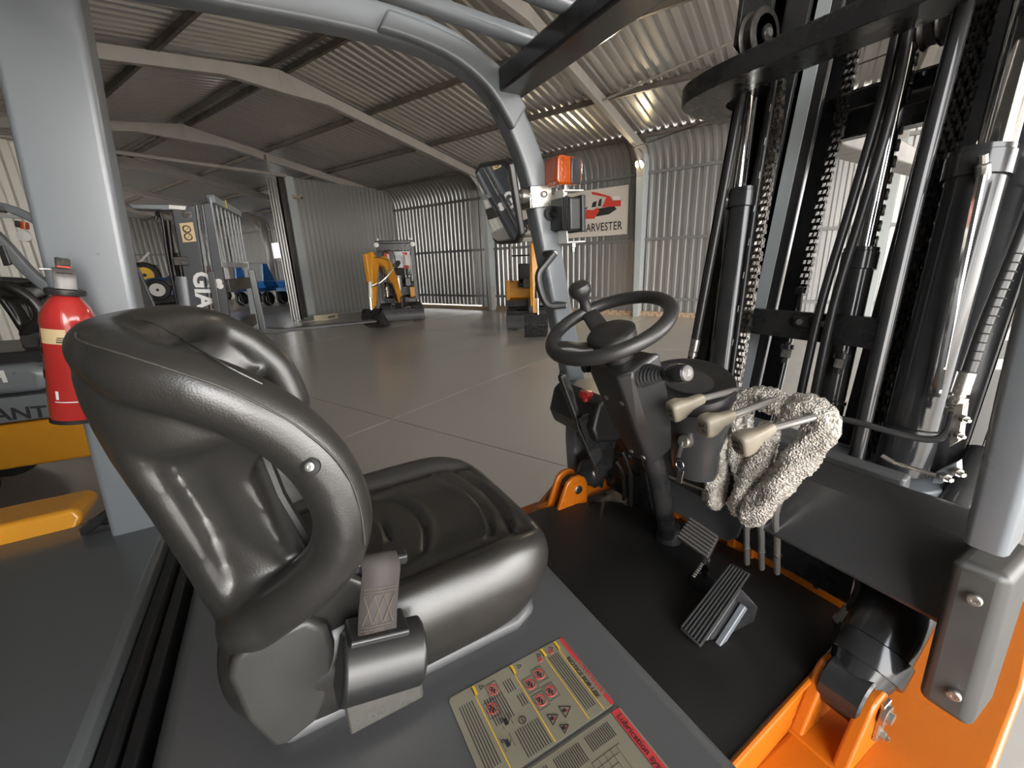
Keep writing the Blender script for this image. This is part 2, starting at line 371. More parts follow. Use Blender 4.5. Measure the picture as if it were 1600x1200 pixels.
# far end and far side
we = struct(MB().box((-1.5, 33.0, 0), (12, 33.1, .2)), 'wall_end', 'brick')
gs = sheet_mesh('wall_sheet', 'galv', [(0, .1), (0, 5.6)], n=4, pitch=.25, h=.035)
lay(gs, 'wall_sheet', we, [T((-1.4+1.0*i, 33.0, 0)) @ Matrix.Rotation(-PI/2, 4, 'Z') for i in range(0, 14)])
for z in (1.3, 2.8): MB().box((-1.4, 32.9, z-.04), (12, 32.95, z+.04)).build('girt', 'girt', we, mw=BM)
wr = struct(MB().box((-1.55, -1.0, 0), (-1.4, 33, .1)), 'wall_rear', 'brick')
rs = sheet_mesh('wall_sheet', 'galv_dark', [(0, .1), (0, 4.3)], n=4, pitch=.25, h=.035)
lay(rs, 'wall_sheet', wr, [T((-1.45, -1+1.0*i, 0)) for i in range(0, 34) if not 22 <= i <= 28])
# window on the long wall beyond the opening
win = struct(MB().box((11.84, 22.85, 2.25), (11.9, 23.65, 3.0)), 'window_1', 'window_lit')
fr = MB()
for a_, b_ in (((11.82, 22.8, 2.2), (11.92, 22.86, 3.05)), ((11.82, 23.64, 2.2), (11.92, 23.7, 3.05)), ((11.82, 22.8, 2.2), (11.92, 23.7, 2.26)), ((11.82, 22.8, 2.99), (11.92, 23.7, 3.05))): fr.box(a_, b_)
fr.build('window_frame', 'frame_paint', win, mw=BM)
# hanging chain at the ridge and the roof brace
struct(MB().cyl((7.2, -3, 5.0), (9.0, 4.0, 4.62), .022, 6), 'trim_20', 'frame_paint')
struct(MB().cyl((10.9, 4.0, 4.1), (9.6, -1.0, 4.55), .012, 6), 'trim_21', 'dark_steel')
# ------------------------------------------------------------------ the truck: body
YC = .70
truck = thing('forklift', 'dark grey and orange forklift filling the picture, with black bucket seat and three-lever controls', 'forklift', (.6, YC, 0))
# bonnet under the seat
def hood_xy(z0, z1):
    pts = [(-.272, .04), (.36, .04), (.425, .08), (.455, .16), (.458, 1.2), (-.272, 1.2)]
    return [V3((x, y, z0)) for x, y in pts], V3((0, 0, z1-z0))
P, th = hood_xy(.60, .93); bonnet = MB().prism(P, th).build('bonnet', 'hood_grey', truck, bevel=.03, seg=4)
MB().prism([V3((x, y, .925)) for x, y in ((-.10, .556), (.30, .556), (.345, .575), (.362, .62), (.362, .92), (.34, .97), (.30, .985), (-.10, .985))], (0, 0, .032)).build('raised_pan', 'hood_grey', bonnet, bevel=.022, seg=4)
# counterweight plate behind, two black seals between
MB().prism([V3((x, y, .55)) for x, y in ((-1.25, .0), (-.335, .0), (-.335, 1.33), (-.40, 1.41), (-1.25, 1.41))], (0, 0, .43)).build('counterweight', 'plate_grey', truck, bevel=.012, seg=3)
for x in (-.322, -.296): MB().box((x-.010, .0, .6), (x+.010, 1.32, .945 if x < -.3 else .925)).build('seal', 'rubber', truck, bevel=.003)
MB().box((-.34, 0, .5), (-.27, 1.3, .6)).build('seal_channel', 'rubber', truck)
# chassis sides, wheels (mostly out of the picture)
MB().prism([V3((x, .98, z)) for x, z in ((-1.2, .35), (.46, .35), (.46, .6), (-1.2, .6))], (0, .25, 0)).build('side_frame', 'orange', truck, bevel=.01)
MB().prism([V3((x, .12, z)) for x, z in ((-1.2, .35), (.46, .35), (.46, .6), (-1.2, .6))], (0, .25, 0)).build('side_frame', 'orange', truck, bevel=.01)
for x, r, y in ((-.62, .27, 1.05), (-.62, .27, .13), (1.22, .27, 1.12), (1.22, .27, .12)):
    wl_ = MB().lathe((x, y, r), (0, 1, 0), [(r*.55, .0), (r*.93, .0), (r, .03), (r, .17), (r*.93, .2), (r*.55, .2)], 28, cap=False).build('wheel', 'rubber', truck)
    MB().lathe((x, y, r), (0, 1, 0), [(.03, .03), (r*.5, .03), (r*.58, -.002), (r*.58, .202), (r*.5, .17), (.03, .17)], 20).build('rim', 'orange', wl_)
# yellow guard rail by the rear leg and the latch
MB().prism([V3((-1.3, 1.38, .935)), V3((-.60, 1.38, .935)), V3((-.56, 1.38, .955)), V3((-.53, 1.40, 1.0)), V3((-.545, 1.40, 1.025)), V3((-1.3, 1.38, 1.03))], (0, .13, 0)).build('fender_rail', 'yellow', truck, bevel=.012, seg=3)
lt = MB().box((-.52, 1.32, .98), (-.455, 1.38, .997)); lt.build('latch', 'black_paint', truck, bevel=.004)
MB().cyl((-.505, 1.30, 1.0), (-.46, 1.34, 1.02), .012, 10).build('latch_pin', 'black_gloss', truck)
# overhead guard
def sec_rect(w, h, r=.012): return rrect(w, h, r, 2)
lp = [(-.47, 1.30, .97), (-.445, 1.30, 1.3), (-.36, 1.30, 2.0), (-.335, 1.295, 2.16)]
MB().sweep(cat([(-.383, 1.32, .975), (-.350, 1.32, 1.55), (-.313, 1.32, 2.05), (-.295, 1.32, 2.3)], 5), sec_rect(.085, .142, .014), up=(1, 0, .1)).build('rear_leg', 'truck_grey', truck, wn=True, ang=50)
rail = [(1.0, .70), (.985, .889), (.983, 1.027), (.945, 1.241), (.906, 1.39), (.866, 1.572), (.829, 1.738), (.788, 1.89), (.729, 2.009), (.658, 2.10), (.562, 2.155), (.455, 2.18), (.357, 2.189), (.209, 2.192), (.018, 2.187), (-.32, 2.18)]
def guard_rail(y): return cat([(x, y, z) for x, z in rail], 4)
def rail_up(path):
    def f(i):
        a = path[max(i-1, 0)]; b = path[min(i+1, len(path)-1)]; t = (b-a).normalized(); return V3((0, 1, 0)).cross(t)*-1
    return f
for y in (1.265, .138):
    pth = guard_rail(y) if y > 1 else [p for p in guard_rail(y) if p.z > 1.09]; MB().sweep(pth, sec_rect(.065 if y > 1 else .052, .078, .012), up=rail_up(pth)).build('front_leg', 'truck_grey', truck, wn=True, ang=50)
# corner plate against the inner side of the rail
for y, s in ((1.236, -1), (.164, 1)):
    q = [V3((x, y, z)) for x, z in rail if .30 < x < .80 and z > 1.9]; q = cat(q, 3)
    up_ = [p+V3((.0, 0, .012))+V3((.018, 0, .018))*sm(.5, .75, p.x) for p in q]; lo = [p-V3((.028, 0, .034))*1 for p in q]
    MB().prism(up_+list(reversed(lo)), (0, s*.030, 0)).build('corner_plate', 'truck_grey', truck, bevel=.008, seg=3)
cm_ = MB().box((.655, .175, 2.065), (.745, 1.235, 2.125)); cm_.build('cross_member', 'black_gloss', truck, bevel=.008, seg=3)
for y in (1.095, .93, .765, .60, .435, .27): MB().tube([(.70, y, 2.150), (.2, y, 2.185), (-.3, y, 2.19)], .021, 12).build('guard_bar', 'truck_grey', truck)
MB().box((-.37, .16, 2.13), (-.29, 1.26, 2.18)).build('cross_member', 'truck_grey', truck, bevel=.008)
# notice plates on the bonnet
def plate(name, x0, x1, y0, y1):
    return MB().prism([V3((x, y, .9302)) for x, y in ((x0, y0+.006), (x0+.006, y0), (x1-.006, y0), (x1, y0+.006), (x1, y1-.006), (x1-.006, y1), (x0+.006, y1), (x0, y1-.006))], (0, 0, .0009)).build(name, 'sticker', truck)
S1 = (.135, .360, .361, .502); S2 = (.135, .362, .214, .356)
p1 = plate('notice_plate', *S1); p2 = plate('lubrication_plate', *S2)
zt = .9316
class Print(MB):
    def strip(s, x0, y0, x1, y1): return s.box((min(x0, x1), min(y0, y1), zt-.0003), (max(x0, x1), max(y0, y1), zt))
    def ring(s, x, y, r, wd, n=14): return s.tube([(x+r*math.cos(2*PI*k/n), y+r*math.sin(2*PI*k/n), zt) for k in range(n)], wd, 4, closed=True)
    def seg(s, x0, y0, x1, y1, wd): return s.bar((x0, y0, zt), (x1, y1, zt), wd, .0005)
    def tri(s, x, y, r, wd, fill=False):
        q = [(x+r*math.cos(a), y+r*math.sin(a)) for a in (0, 2*PI/3, 4*PI/3)]
        for a, b in zip(q, q[1:]+q[:1]): s.seg(*a, *b, wd)
        return s
re_, ye, bl = Print(), Print(), Print()
re_.strip(.352, .362, .359, .381); re_.strip(.352, .447, .359, .501)
for k in range(10): re_.add([V3((x, y, z)) for z in (zt-.0003, zt) for x, y in ((.352, .384+k*.0063), (.352, .387+k*.0063), (.359, .3895+k*.0063), (.359, .3865+k*.0063))], [(0, 1, 2, 3), (7, 6, 5, 4), (0, 4, 5, 1), (1, 5, 6, 2), (2, 6, 7, 3), (3, 7, 4, 0)])
random.seed(3)
for x in (.338, .309, .247, .175): ye.strip(x, .363, x+.0016, .50)
for x in (.338, .309, .247, .175): ye.strip(x, .484, x+.006, .501)
def lines(x0, x1, y0, y1, st=.0042):
    x = x0
    while x > x1: bl.strip(x, y0, x-.0013, y1-random.uniform(0, .25)*(y1-y0)*-0+random.uniform(0, .02)*0); x -= st
lines(.333, .314, .48, .375); lines(.238, .222, .482, .46); lines(.243, .205, .405, .365); lines(.215, .182, .47, .425); lines(.168, .145, .48, .38); lines(.243, .232, .45, .43)
for x, y in ((.284, .462), (.262, .455), (.284, .428), (.262, .424), (.205, .478), (.190, .452)):
    bl.strip(x-.010, y-.013, x-.0095, y+.013); bl.strip(x+.0095, y-.013, x+.010, y+.013); bl.strip(x-.01, y-.013, x+.01, y-.0125); bl.strip(x-.01, y+.0125, x+.01, y+.013)
    re_.ring(x, y, .0085, .0007); re_.seg(x-.006, y-.006, x+.006, y+.006, .0012)
    bl.strip(x-.004, y-.003, x+.003, y+.002); bl.strip(x-.001, y-.006, x+.001, y+.006); bl.ring(x-.003, y+.004, .002, .0005, 8)
for x, y in ((.200, .425), (.188, .398)):
    bl.strip(x-.008, y-.010, x-.0075, y+.010); bl.strip(x+.0075, y-.010, x+.008, y+.010); bl.strip(x-.004, y-.006, x+.002, y+.004); bl.ring(x-.005, y+.004, .0022, .0006, 8); bl.seg(x, y-.006, x+.006, y, .001)
for x, y, r in ((.286, .392, .011), (.263, .392, .010), (.270, .372, .008)):
    bl.tri(x, y, r, .0011); bl.strip(x-.004, y-.002, x+.002, y+.003); re_.strip(x+.001, y-.003, x+.004, y)
for x, y in ((.328, .492), (.302, .492), (.262, .492), (.19, .492)): bl.tri(x, y, .0045, .0007)
for x, y in ((.325, .487), (.30, .484)): re_.ring(x, y, .004, .0006, 10); re_.seg(x-.003, y-.003, x+.003, y+.003, .0008)
bl.ring(.222, .413, .0055, .0006); bl.seg(.222, .409, .222, .417, .0009)
for x in (.135, .3575): bl.strip(x, .362, x+.0006, .50)
# the second plate: red band, grid diagram, table
re_.strip(.345, .216, .359, .353); bl.strip(.344, .216, .3447, .353); bl.strip(.1365, .3535, .3615, .3542)
for k in range(7): bl.strip(.20+.0095*k, .235, .2004+.0095*k, .30); bl.strip(.20, .235+.0105*k, .262, .2354+.0105*k)
for k in range(5): bl.strip(.275+k*.011, .255+.004*k, .2754+k*.011, .315); bl.strip(.275, .315-.009*k, .325-.008*k, .3154-.009*k)
for k in range(6): (re_ if k % 2 else bl).ring(.205+.011*k, .315-.002*k, .0026, .0006, 8)
lines(.33, .285, .346, .325, .0035); lines(.275, .23, .346, .32, .0035); lines(.22, .18, .346, .325, .0035)
bl.strip(.262, .218, .315, .232)
for m_, q in (('print_red', re_), ('print_yellow', ye), ('print_black', bl)): q.build('print', m_, p1, kind='stuff')
text('lettering', 'NOTICE FOR USE', .0105, (.3405, .462, zt), (0, -1, 0), (1, 0, 0), 'print_black', p1, .0003)
text('lettering', 'Lubrication system p', .0135, (.3475, .345, zt+.0003), (0, -1, 0), (1, 0, 0), 'print_black', p2, .0003)
# ------------------------------------------------------------------ floor plate, fenders, clevises
fm = MB().prism([V3((x, y, .705)) for x, y in ((.44, .285), (1.14, .325), (1.14, .56), (1.10, .72), (1.10, .93), (1.04, 1.00), (.97, 1.06), (.86, 1.11), (.74, 1.15), (.44, 1.15))], (0, 0, .015)).build('floor_mat', 'mat_rubber', truck, bevel=.003)
MB().box((.42, .30, .68), (1.16, 1.14, .705)).build('floor_plate', 'black_paint', truck)
# right side: wall under the mat edge, fender top, weld lip
fr_ = MB().prism([V3((x, y, z)) for x, y, z in ((.40, .275, .715), (1.16, .318, .715), (1.24, .318, .66), (1.24, .318, .40), (.40, .275, .40))], (0, .02, 0)); fr_.build('mat_edge', 'orange', truck, bevel=.004)
MB().prism([V3((x, y, .57)) for x, y in ((.40, .03), (.9, .045), (1.35, .075), (1.70, .12), (1.76, .18), (1.76, .30), (.40, .30))], (0, 0, .05)).build('front_fender', 'orange', truck, bevel=.012, seg=3)
MB().tube([(.55, .283, .722), (.8, .297, .722), (1.12, .314, .722)], .006, 8).build('weld_bead', 'orange', truck)
def clevis(yy, th, xo, zo, nm, k=1):
    q = [(xo-.16, zo-.24), (xo+.02*k, zo-.24), (xo+.035*k, zo-.06), (xo+.034*k, zo+.01*k), (xo+.024*k, zo+.030*k), (xo+.006*k, zo+.041*k), (xo-.018*k, zo+.040*k), (xo-.036*k, zo+.028*k), (xo-.045*k, zo+.012)]
    return MB().prism([V3((x, yy, z)) for x, z in q], (0, th, 0)).build(nm, 'orange', truck, bevel=.006, seg=3)
for yy in (.275, .195): clevis(yy, .026, .905, .725, 'clevis_plate')
MB().box((.80, .195, .60), (.93, .30, .625)).build('clevis_web', 'orange', truck, bevel=.004)
pin = MB().lathe((.905, .19, .725), (0, -1, 0), [(.022, 0), (.022, .008), (.012, .008), (.011, .016), (0, .016)], 12); pin.build('clevis_pin', 'zinc', truck)
MB().box((.895, .187, .655), (.925, .195, .75)).build('lock_plate', 'zinc', truck, bevel=.002)
MB().lathe((.912, .187, .668), (0, -1, 0), [(.009, 0), (.009, .007), (.005, .007), (.005, .014), (0, .014)], 6).build('lock_bolt', 'zinc', truck)
def tilt_cyl(y, a, b, r):
    A, Bq = V3((a[0], y, a[1])), V3((b[0], y, b[1])); d = (Bq-A).normalized()
    c = MB().lathe(A, d, [(r*.98, .055), (r, .058), (r, .105), (r*.93, .108), (r*.93, .45), (r*.5, .455), (r*.5, .62)], 24).build('tilt_cylinder', 'black_gloss', truck)
    MB().lathe(A-V3((0, .036, 0)), (0, 1, 0), [(r*.74, 0), (r*.82, .004), (r*.82, .072), (r*.74, .076)], 20).build('rod_eye', 'black_gloss', c)
    MB().lathe(A+d*.02, d, [(r*.72, 0), (r*.86, .036)], 20).build('eye_neck', 'black_gloss', c)
    return c
tilt_cyl(.246, (.905, .725), (1.25, 1.03), .066)
# left side: sloping fender, clevis and its cylinder
LC = at(902, 764, y=1.11)
for yy in (1.165, 1.105): clevis(yy, .018, LC.x, LC.z, 'clevis_plate', 1.35)
MB().prism([at(828, 808, y=1.24), at(886, 737, y=1.20), at(893, 745, y=1.19), at(874, 830, y=1.17), at(840, 850, y=1.20)], (.02, .03, 0)).build('fender_gusset', 'orange', truck, bevel=.003)
MB().lathe((LC.x, 1.105, LC.z), (0, -1, 0), [(.017, 0), (.017, .004), (.013, .006), (0, .006)], 14).build('clevis_pin', 'steel', truck)
A = V3((LC.x, 1.143, LC.z)); Bq = V3((1.25, 1.12, LC.z+.14)); d = (Bq-A).normalized()
c = MB().lathe(A, d, [(.03, .02), (.032, .05), (.05, .07), (.056, .085), (.056, .11), (.05, .115), (.05, .42)], 22).build('tilt_cylinder', 'black_gloss', truck)
MB().lathe(A-V3((0, .018, 0)), (0, 1, 0), [(.032, 0), (.038, .003), (.038, .036), (.032, .039)], 18).build('rod_eye', 'black_gloss', c)
MB().prism([V3((.72, 1.17, .55)), V3((1.30, 1.17, .55)), V3((1.30, 1.17, .72)), V3((.98, 1.17, .74)), V3((.74, 1.17, .70))], (0, .03, 0)).build('side_plate', 'orange', truck, bevel=.004)
MB().prism([V3((.40, 1.15, .57)), V3((1.7, 1.15, .57)), V3((1.7, 1.34, .57)), V3((.40, 1.34, .57))], (0, 0, .05)).build('front_fender', 'orange', truck, bevel=.012, seg=3)
# front bulkhead strip behind the mat: notched orange plate with bolts
bp = MB().box((1.13, .32, .66), (1.145, 1.12, .775))
bp.build('bulkhead_plate', 'orange', truck, bevel=.003)
for y in (.60, .66, .72, .78): MB().box((1.118, y-.012, .71), (1.131, y+.012, .80)).build('bulkhead_rib', 'orange', truck, bevel=.003)
for y, z in ((.50, .755), (.42, .752), (.90, .765), (.98, .765)):
    MB().lathe((1.13, y, z), (-1, 0, 0), [(.016, 0), (.016, .003), (.010, .003), (.010, .012), (0, .012)], 6).build('bolt', 'zinc', truck)
for y0, y1, z0, z1 in ((.85, .87, .77, .83), (.92, .935, .77, .82), (.74, .75, .77, .84)): MB().prism([V3((1.10, y0, z0-.06)), V3((1.14, y0, z0-.06)), V3((1.14, y0, z1)), V3((1.12, y0, z1))], (0, y1-y0, 0)).build('bulkhead_rib', 'orange', truck, bevel=.002)
# ------------------------------------------------------------------ seat
SY = .75
CX0, CX1, HW = -.16, .392, .240
def groove(u, v):
    """u along the seat 0..1 (rear to front), v across -1..1 ; returns depth"""
    d = 0
    for uc, cur, lo, hi in ((.50, .10, -.62, .62), (.63, .10, -.58, .58), (.86, .07, -.60, .60), (.93, .06, -.62, .62)):
        if lo < v < hi:
            q = u-(uc-cur*(v/.6)**2*1.0)
            s = 1 if uc in (.50, .86) else -1
            d -= .009*math.exp(-(q/.012)**2); d += .005*math.exp(-((q+.02*s)/.016)**2)
    for vc in (-.66, .66):
        d -= .008*math.exp(-((v-vc)/.05)**2)*sm(.05, .2, u)*(1-sm(.93, .99, u))
    return d
def cushion_pt(a, b):
    """a 0..1 from the rim at the bottom, over the side, to the middle; b around"""
    th = 2*PI*b; c, s = math.cos(th), math.sin(th); e = 2/5.5
    ox = math.copysign(abs(c)**e, c); oy = math.copysign(abs(s)**e, s)
    if a < .28:
        q = a/.28; rr = .90+.10*math.sin(q*PI/2)*1.0; zz = -.125+.085*q
        if q > .999: rr = 1
    elif a < .45:
        q = (a-.28)/.17; rr = 1-.13*(1-math.cos(q*PI/2)); zz = -.04+.055*math.sin(q*PI/2)
    else:
        q = (a-.45)/.55; rr = .87*(1-q); zz = .015
    x, y = ox*rr, oy*rr; u = (x+1)/2; v = y
    z = 1.098+zz
    if a >= .28:
        k = sm(.28, .5, a)
        z += k*(.013*sm(.62, .86, abs(v))*(1-sm(.9, 1.0, abs(v))) - .014*(1-sm(.3, .8, abs(v))))
        z += k*groove(u, v); z += -.02*sm(.78, 1.0, u)*k
    wd = HW*(1-.05*sm(.7, 1, u))
    return V3((CX0+(CX1-CX0)*u, SY+wd*v, z+.012*u))
mb = MB(); mb.grid(lambda a, b: cushion_pt(min(a, .999), b), 90, 220, cv=True)
seat = mb.build('seat', 'leather', truck, ang=60)
MB().box((.0, .60, .945), (.27, .90, 1.0)).build('seat_slide', 'black_plastic', seat, bevel=.008)
SIL = sorted([(lambda p: (p.z, p.x))(at(*q, y=.572)) for q in ((113, 585), (130, 640), (176, 730), (250, 850), (302, 940), (348, 1012))])
# back shell, wrapped round; t across -1..1, h up 0..1
def back_pt(t, h, off=0):
    k = abs(t); s = -1 if t < 0 else 1
    hw = .20+.035*h-.010*sm(.86, 1, h)
    xr = lerp(SIL, 1.035+.465*h)-.014-.006*sm(.4, 1, h)
    plan = cat([(xr, 0, 0), (xr+.004, hw*.45, 0), (xr+.018, hw*.80, 0), (xr+.060, hw*.985, 0), (xr+.12, hw*1.02, 0), (xr+lerp([(0, .19), (.3, .19), (.42, .140), (.6, .128), (.75, .132), (.84, .18), (.92, .16), (1, .11)], h), hw*1.0, 0)], 4)
    f = k*(len(plan)-1); i = min(int(f), len(plan)-2); p = plan[i].lerp(plan[i+1], f-i)
    return V3((p.x+off-.06*s*p.y, SY+s*p.y, 1.035+(.465-.055*s*p.y)*h))
def back_fn(a, b):
    t = 2*b-1; h = a; p = back_pt(t, h)
    k = abs(t)                                   # pressed panel on each flank
    pan = sm(.50, .55, k) * sm(.34, .42, h)*(1-sm(.74, .84, h))
    q = V3((0, SY-p.y, 0)); q = q.normalized() if q.length > 1e-6 else V3((0, 0, 0))
    return p+q*lerp([(.34, .014), (.8, .058)], h)*pan
near = [((168, 540), .60), ((184, 558), .548), ((226, 584), .510), ((300, 604), .494), ((380, 634), .490), ((450, 675), .490), ((506, 732), .490), ((536, 800), .492), ((525, 862), .500), ((482, 912), .512), ((430, 952), .53), ((388, 978), .555)]
farp = [((285, 506), .905), ((330, 512), .980), ((385, 536), 1.003), ((430, 572), 1.006), ((456, 622), 1.004)]
near = [at(*p, y=y) for p, y in near]; farp = [at(*p, y=y) for p, y in farp]
low = [V3((p.x-.035, 2*SY-p.y, p.z-.012)) for p in near[7:]]
ring = near+[V3((-.118, .66, 1.10)), V3((-.125, .75, 1.095)), V3((-.125, .84, 1.095))]+list(reversed(low))+list(reversed(farp))+[at(232, 516, y=.75)]
rc = cat(ring, 7, closed=True)
RR = lambda z: .0345-.003*sm(1.49, 1.53, z)
# front padding of the back, inside the rim
def pad_fn(a, b):
    t = (2*b-1)*(.96-.22*sm(.3, .42, a)*(1-sm(.70, .8, a))); p = back_pt(t, .06+.93*a); q = V3((.10-p.x, SY-p.y, 0)).normalized()
    p = p+q*(.040-.026*sm(.5, 1, abs(t)))
    w = sm(.55, .96, abs(t))*sm(.68, .84, a)
    if w > 0: p = p.lerp(min(rc, key=lambda c: (c-p).length), w*.9)
    return p
def skin(mb, fn, nu, nv, th):
    """closed sheet of the given thickness"""
    P = [[fn(i/(nu-1), j/(nv-1)) for j in range(nv)] for i in range(nu)]; A, Bk = [], []
    for i in range(nu):
        for j in range(nv):
            du = P[min(i+1, nu-1)][j]-P[max(i-1, 0)][j]; dv = P[i][min(j+1, nv-1)]-P[i][max(j-1, 0)]; n = du.cross(dv).normalized()
            A.append(P[i][j]+n*th/2); Bk.append(P[i][j]-n*th/2)
    N = nu*nv; f = []
    for i in range(nu-1):
        for j in range(nv-1):
            a, b, c, d = i*nv+j, (i+1)*nv+j, (i+1)*nv+j+1, i*nv+j+1; f += [(a, b, c, d), (d+N, c+N, b+N, a+N)]
    rim = [j for j in range(nv)]+[i*nv+nv-1 for i in range(1, nu)]+[(nu-1)*nv+j for j in range(nv-2, -1, -1)]+[i*nv for i in range(nu-2, 0, -1)]
    for a, b in zip(rim, rim[1:]+rim[:1]): f.append((a, b, b+N, a+N))
    return mb.add(A+Bk, f)
bk_ = MB(); skin(bk_, back_fn, 64, 150, .017); skin(bk_, pad_fn, 30, 60, .024); bk_.tube(rc, [RR(p.z) for p in rc], 22, closed=True)
back = bk_.build('backrest', 'leather', seat, ang=180)
k_ = back.modifiers.new('one skin', 'REMESH'); k_.mode = 'VOXEL'; k_.voxel_size = .0040; k_.use_smooth_shade = True
k_ = back.modifiers.new('relax', 'SMOOTH'); k_.factor = .6; k_.iterations = 14
def on_rim(px, py, push=0):
    r = unit(CM @ np.array([px-800, py-600, FPX])); t = .2
    while t < 1.2:
        p = V3(CE)+r*t; q = min(rc, key=lambda c: (c-p).length)
        if (q-p).length < RR(q.z)+.0012+push: return p
        t += .002
    return None
for pts in (((118, 520), (126, 533), (200, 556), (290, 585), (355, 608), (420, 640), (470, 670), (520, 712), (548, 752), (564, 800), (570, 850)), ((205, 497), (240, 505), (300, 540), (360, 575), (410, 600))):
    P_ = [p for p in (on_rim(*q) for q in cat([V3((a, b, 0)) for a, b in pts], 4) for q in [(q[0], q[1])]) if p]
    if len(P_) > 3: MB().tube(P_, .0012, 6).build('seam', 'scuff' if len(pts) > 8 else 'leather', back)
sp = MB().tube([back_fn(.34+.46*i/12, .985)+V3((.006, -.0, 0)) for i in range(13)], .008, 8); sp.build('opening_trim', 'black_plastic', seat)
MB().tube([back_fn(.34+.46*i/12, .015)+V3((.006, 0, 0)) for i in range(13)], .008, 8).build('opening_trim', 'black_plastic', seat)
bo = on_rim(485, 729); bd_ = V3((-.25, -.9, .35)).normalized()
MB().lathe(bo+bd_*.001, bd_, [(.010, -.004), (.0097, .0008), (.009, .0012), (0, .0013)], 18).build('bolt_shade', 'rubber', back); MB().lathe(bo+bd_*.001, bd_, [(.0048, 0), (.0048, .0035), (.0024, .0038), (.0024, .002), (0, .002)], 14).build('back_bolt', 'steel', back)  # flat black disc painted as the shade of a dimple round the bolt
# hinge cover, belt reel and belt
hc = [at(px, py, y=.512) for px, py in ((355, 1062), (362, 1035), (388, 1010), (478, 970), (512, 982), (524, 1010), (522, 1060), (496, 1128), (445, 1168), (425, 1170), (385, 1130))]
MB().prism(hc, (0, .075, 0)).build('hinge_cover', 'dusty_plastic', seat, bevel=.028, seg=6)
MB().box((-.01, .505, .955), (.10, .55, 1.06)).build('belt_bracket', 'zinc', seat, bevel=.004)
def reel_sec():
    q = [(-.045, .037), (-.045, -.03)]
    for i in range(9):
        a = math.radians(200+140*i/8); q.append((.045*math.cos(a)*.95, -.018+.045*math.sin(a)*.7))
    return q+[(.045, -.02), (.030, .037)]
r0, r1 = at(528, 1045, y=.475), at(655, 1012, y=.475)
rl = MB().sweep([r0+V3((0, .0, 0)), r1], [(x, y) for x, y in ((-.02, .040), (.0, .043), (.018, .038), (.032, .024), (.039, .004), (.039, -.014), (.032, -.030), (.018, -.041), (-.02, -.045))], up=(0, 0, 1)).build('belt_reel', 'black_plastic', seat, bevel=.006, seg=3)
t0, t1 = at(588, 992, y=.468), at(596, 888, y=.49); ax_ = (r1-r0).normalized()
MB().bar((r0+r1)/2+V3((0, .008, .040))-ax_*.036, (r0+r1)/2+V3((0, .008, .040))+ax_*.040, .045, .016).build('reel_guide', 'black_plastic', rl, bevel=.003)
bt = MB(); wv = ax_*.0245
pth = [t0-V3((0, 0, .012)), t0.lerp(t1, .3), t0.lerp(t1, .7), t1, t1+V3((0, .010, .010)), t1+V3((0, .022, .008)), t1+V3((0, .026, -.02))]
pth = cat(pth, 3)
bt.add([p+wv*s for p in pth for s in (-1, 1)], [(2*i, 2*i+1, 2*i+3, 2*i+2) for i in range(len(pth)-1)])
bt.build('seat_belt', 'webbing', seat, solid=.0025, ang=60)
st = MB(); e_ = (t1-t0).normalized(); nrm = ax_.cross(e_).normalized()
nrm = nrm if nrm.y < 0 else -nrm
def bp_(u, v): return t0+ax_*(u*.0215)+e_*((t1-t0).length*v)+nrm*.0022
for v in (.06, .11, .16, .62, .67, .72): 
    for k in range(12): st.cyl(bp_(-.95+k*.16, v), bp_(-.95+k*.16+.09, v), .0005, 4)
for k in range(3):
    u0 = -.9+k*.6; st.cyl(bp_(u0, .18), bp_(u0+.6, .6), .0005, 4); st.cyl(bp_(u0+.6, .18), bp_(u0, .6), .0005, 4)
st.build('stitching', 'stitch', rl)
MB().bar(t1+V3((0, .014, -.002))-ax_*.040, t1+V3((0, .014, .003))+ax_*.038, .016, .016).build('belt_tongue', 'black_gloss', seat, bevel=.004, seg=3)
# ------------------------------------------------------------------ mirror, lamps and handle on the left front leg
NL = V3((-.97, .06, -.24)).normalized()
mc = V3((.70, 1.235, 1.775))
q = [atp(px, py, mc, NL) for px, py in ((741, 268), (748, 256), (786, 249), (795, 256), (813, 368), (808, 381), (778, 383), (770, 376))]
mo = MB().prism(q, -NL*.022).build('door_mirror', 'black_plastic', truck, bevel=.006, seg=3, label='black framed rear view mirror')
cq = sum(q, V3((0, 0, 0)))/8; MB().prism([cq+(p-cq)*.90+NL*.0012 for p in q], NL*.0008).build('mirror_glass', 'mirror', mo)
MB().cyl((.715, 1.235, 1.80), (.79, 1.262, 1.80), .008, 10).build('mirror_stem', 'zinc', mo)
MB().lathe((.73, 1.238, 1.80), (.9, .35, 0), [(.016, 0), (.022, .012), (.022, .05), (.016, .062)], 14).build('mirror_ball', 'zinc', mo)
cl = MB(); cl.bar((.765, 1.228, 1.795), (.845, 1.228, 1.803), .006, .065); cl.bar((.765, 1.228, 1.795), (.765, 1.30, 1.795), .006, .065); cl.build('clamp_band', 'zinc', mo, bevel=.002)
MB().lathe((.812, 1.224, 1.805), (0, -1, 0), [(.010, 0), (.010, .008), (.006, .010), (0, .010)], 6).build('clamp_bolt', 'zinc', mo)
brk = MB(); brk.bar((.852, 1.20, 1.812), (.935, 1.20, 1.815), .05, .005); brk.bar((.855, 1.20, 1.815), (.872, 1.20, 1.655), .05, .005, up=(1, 0, 0)); brk.bar((.868, 1.20, 1.655), (.945, 1.20, 1.658), .05, .005)
brk = brk.build('lamp_bracket', 'white_paint', truck, bevel=.0015)
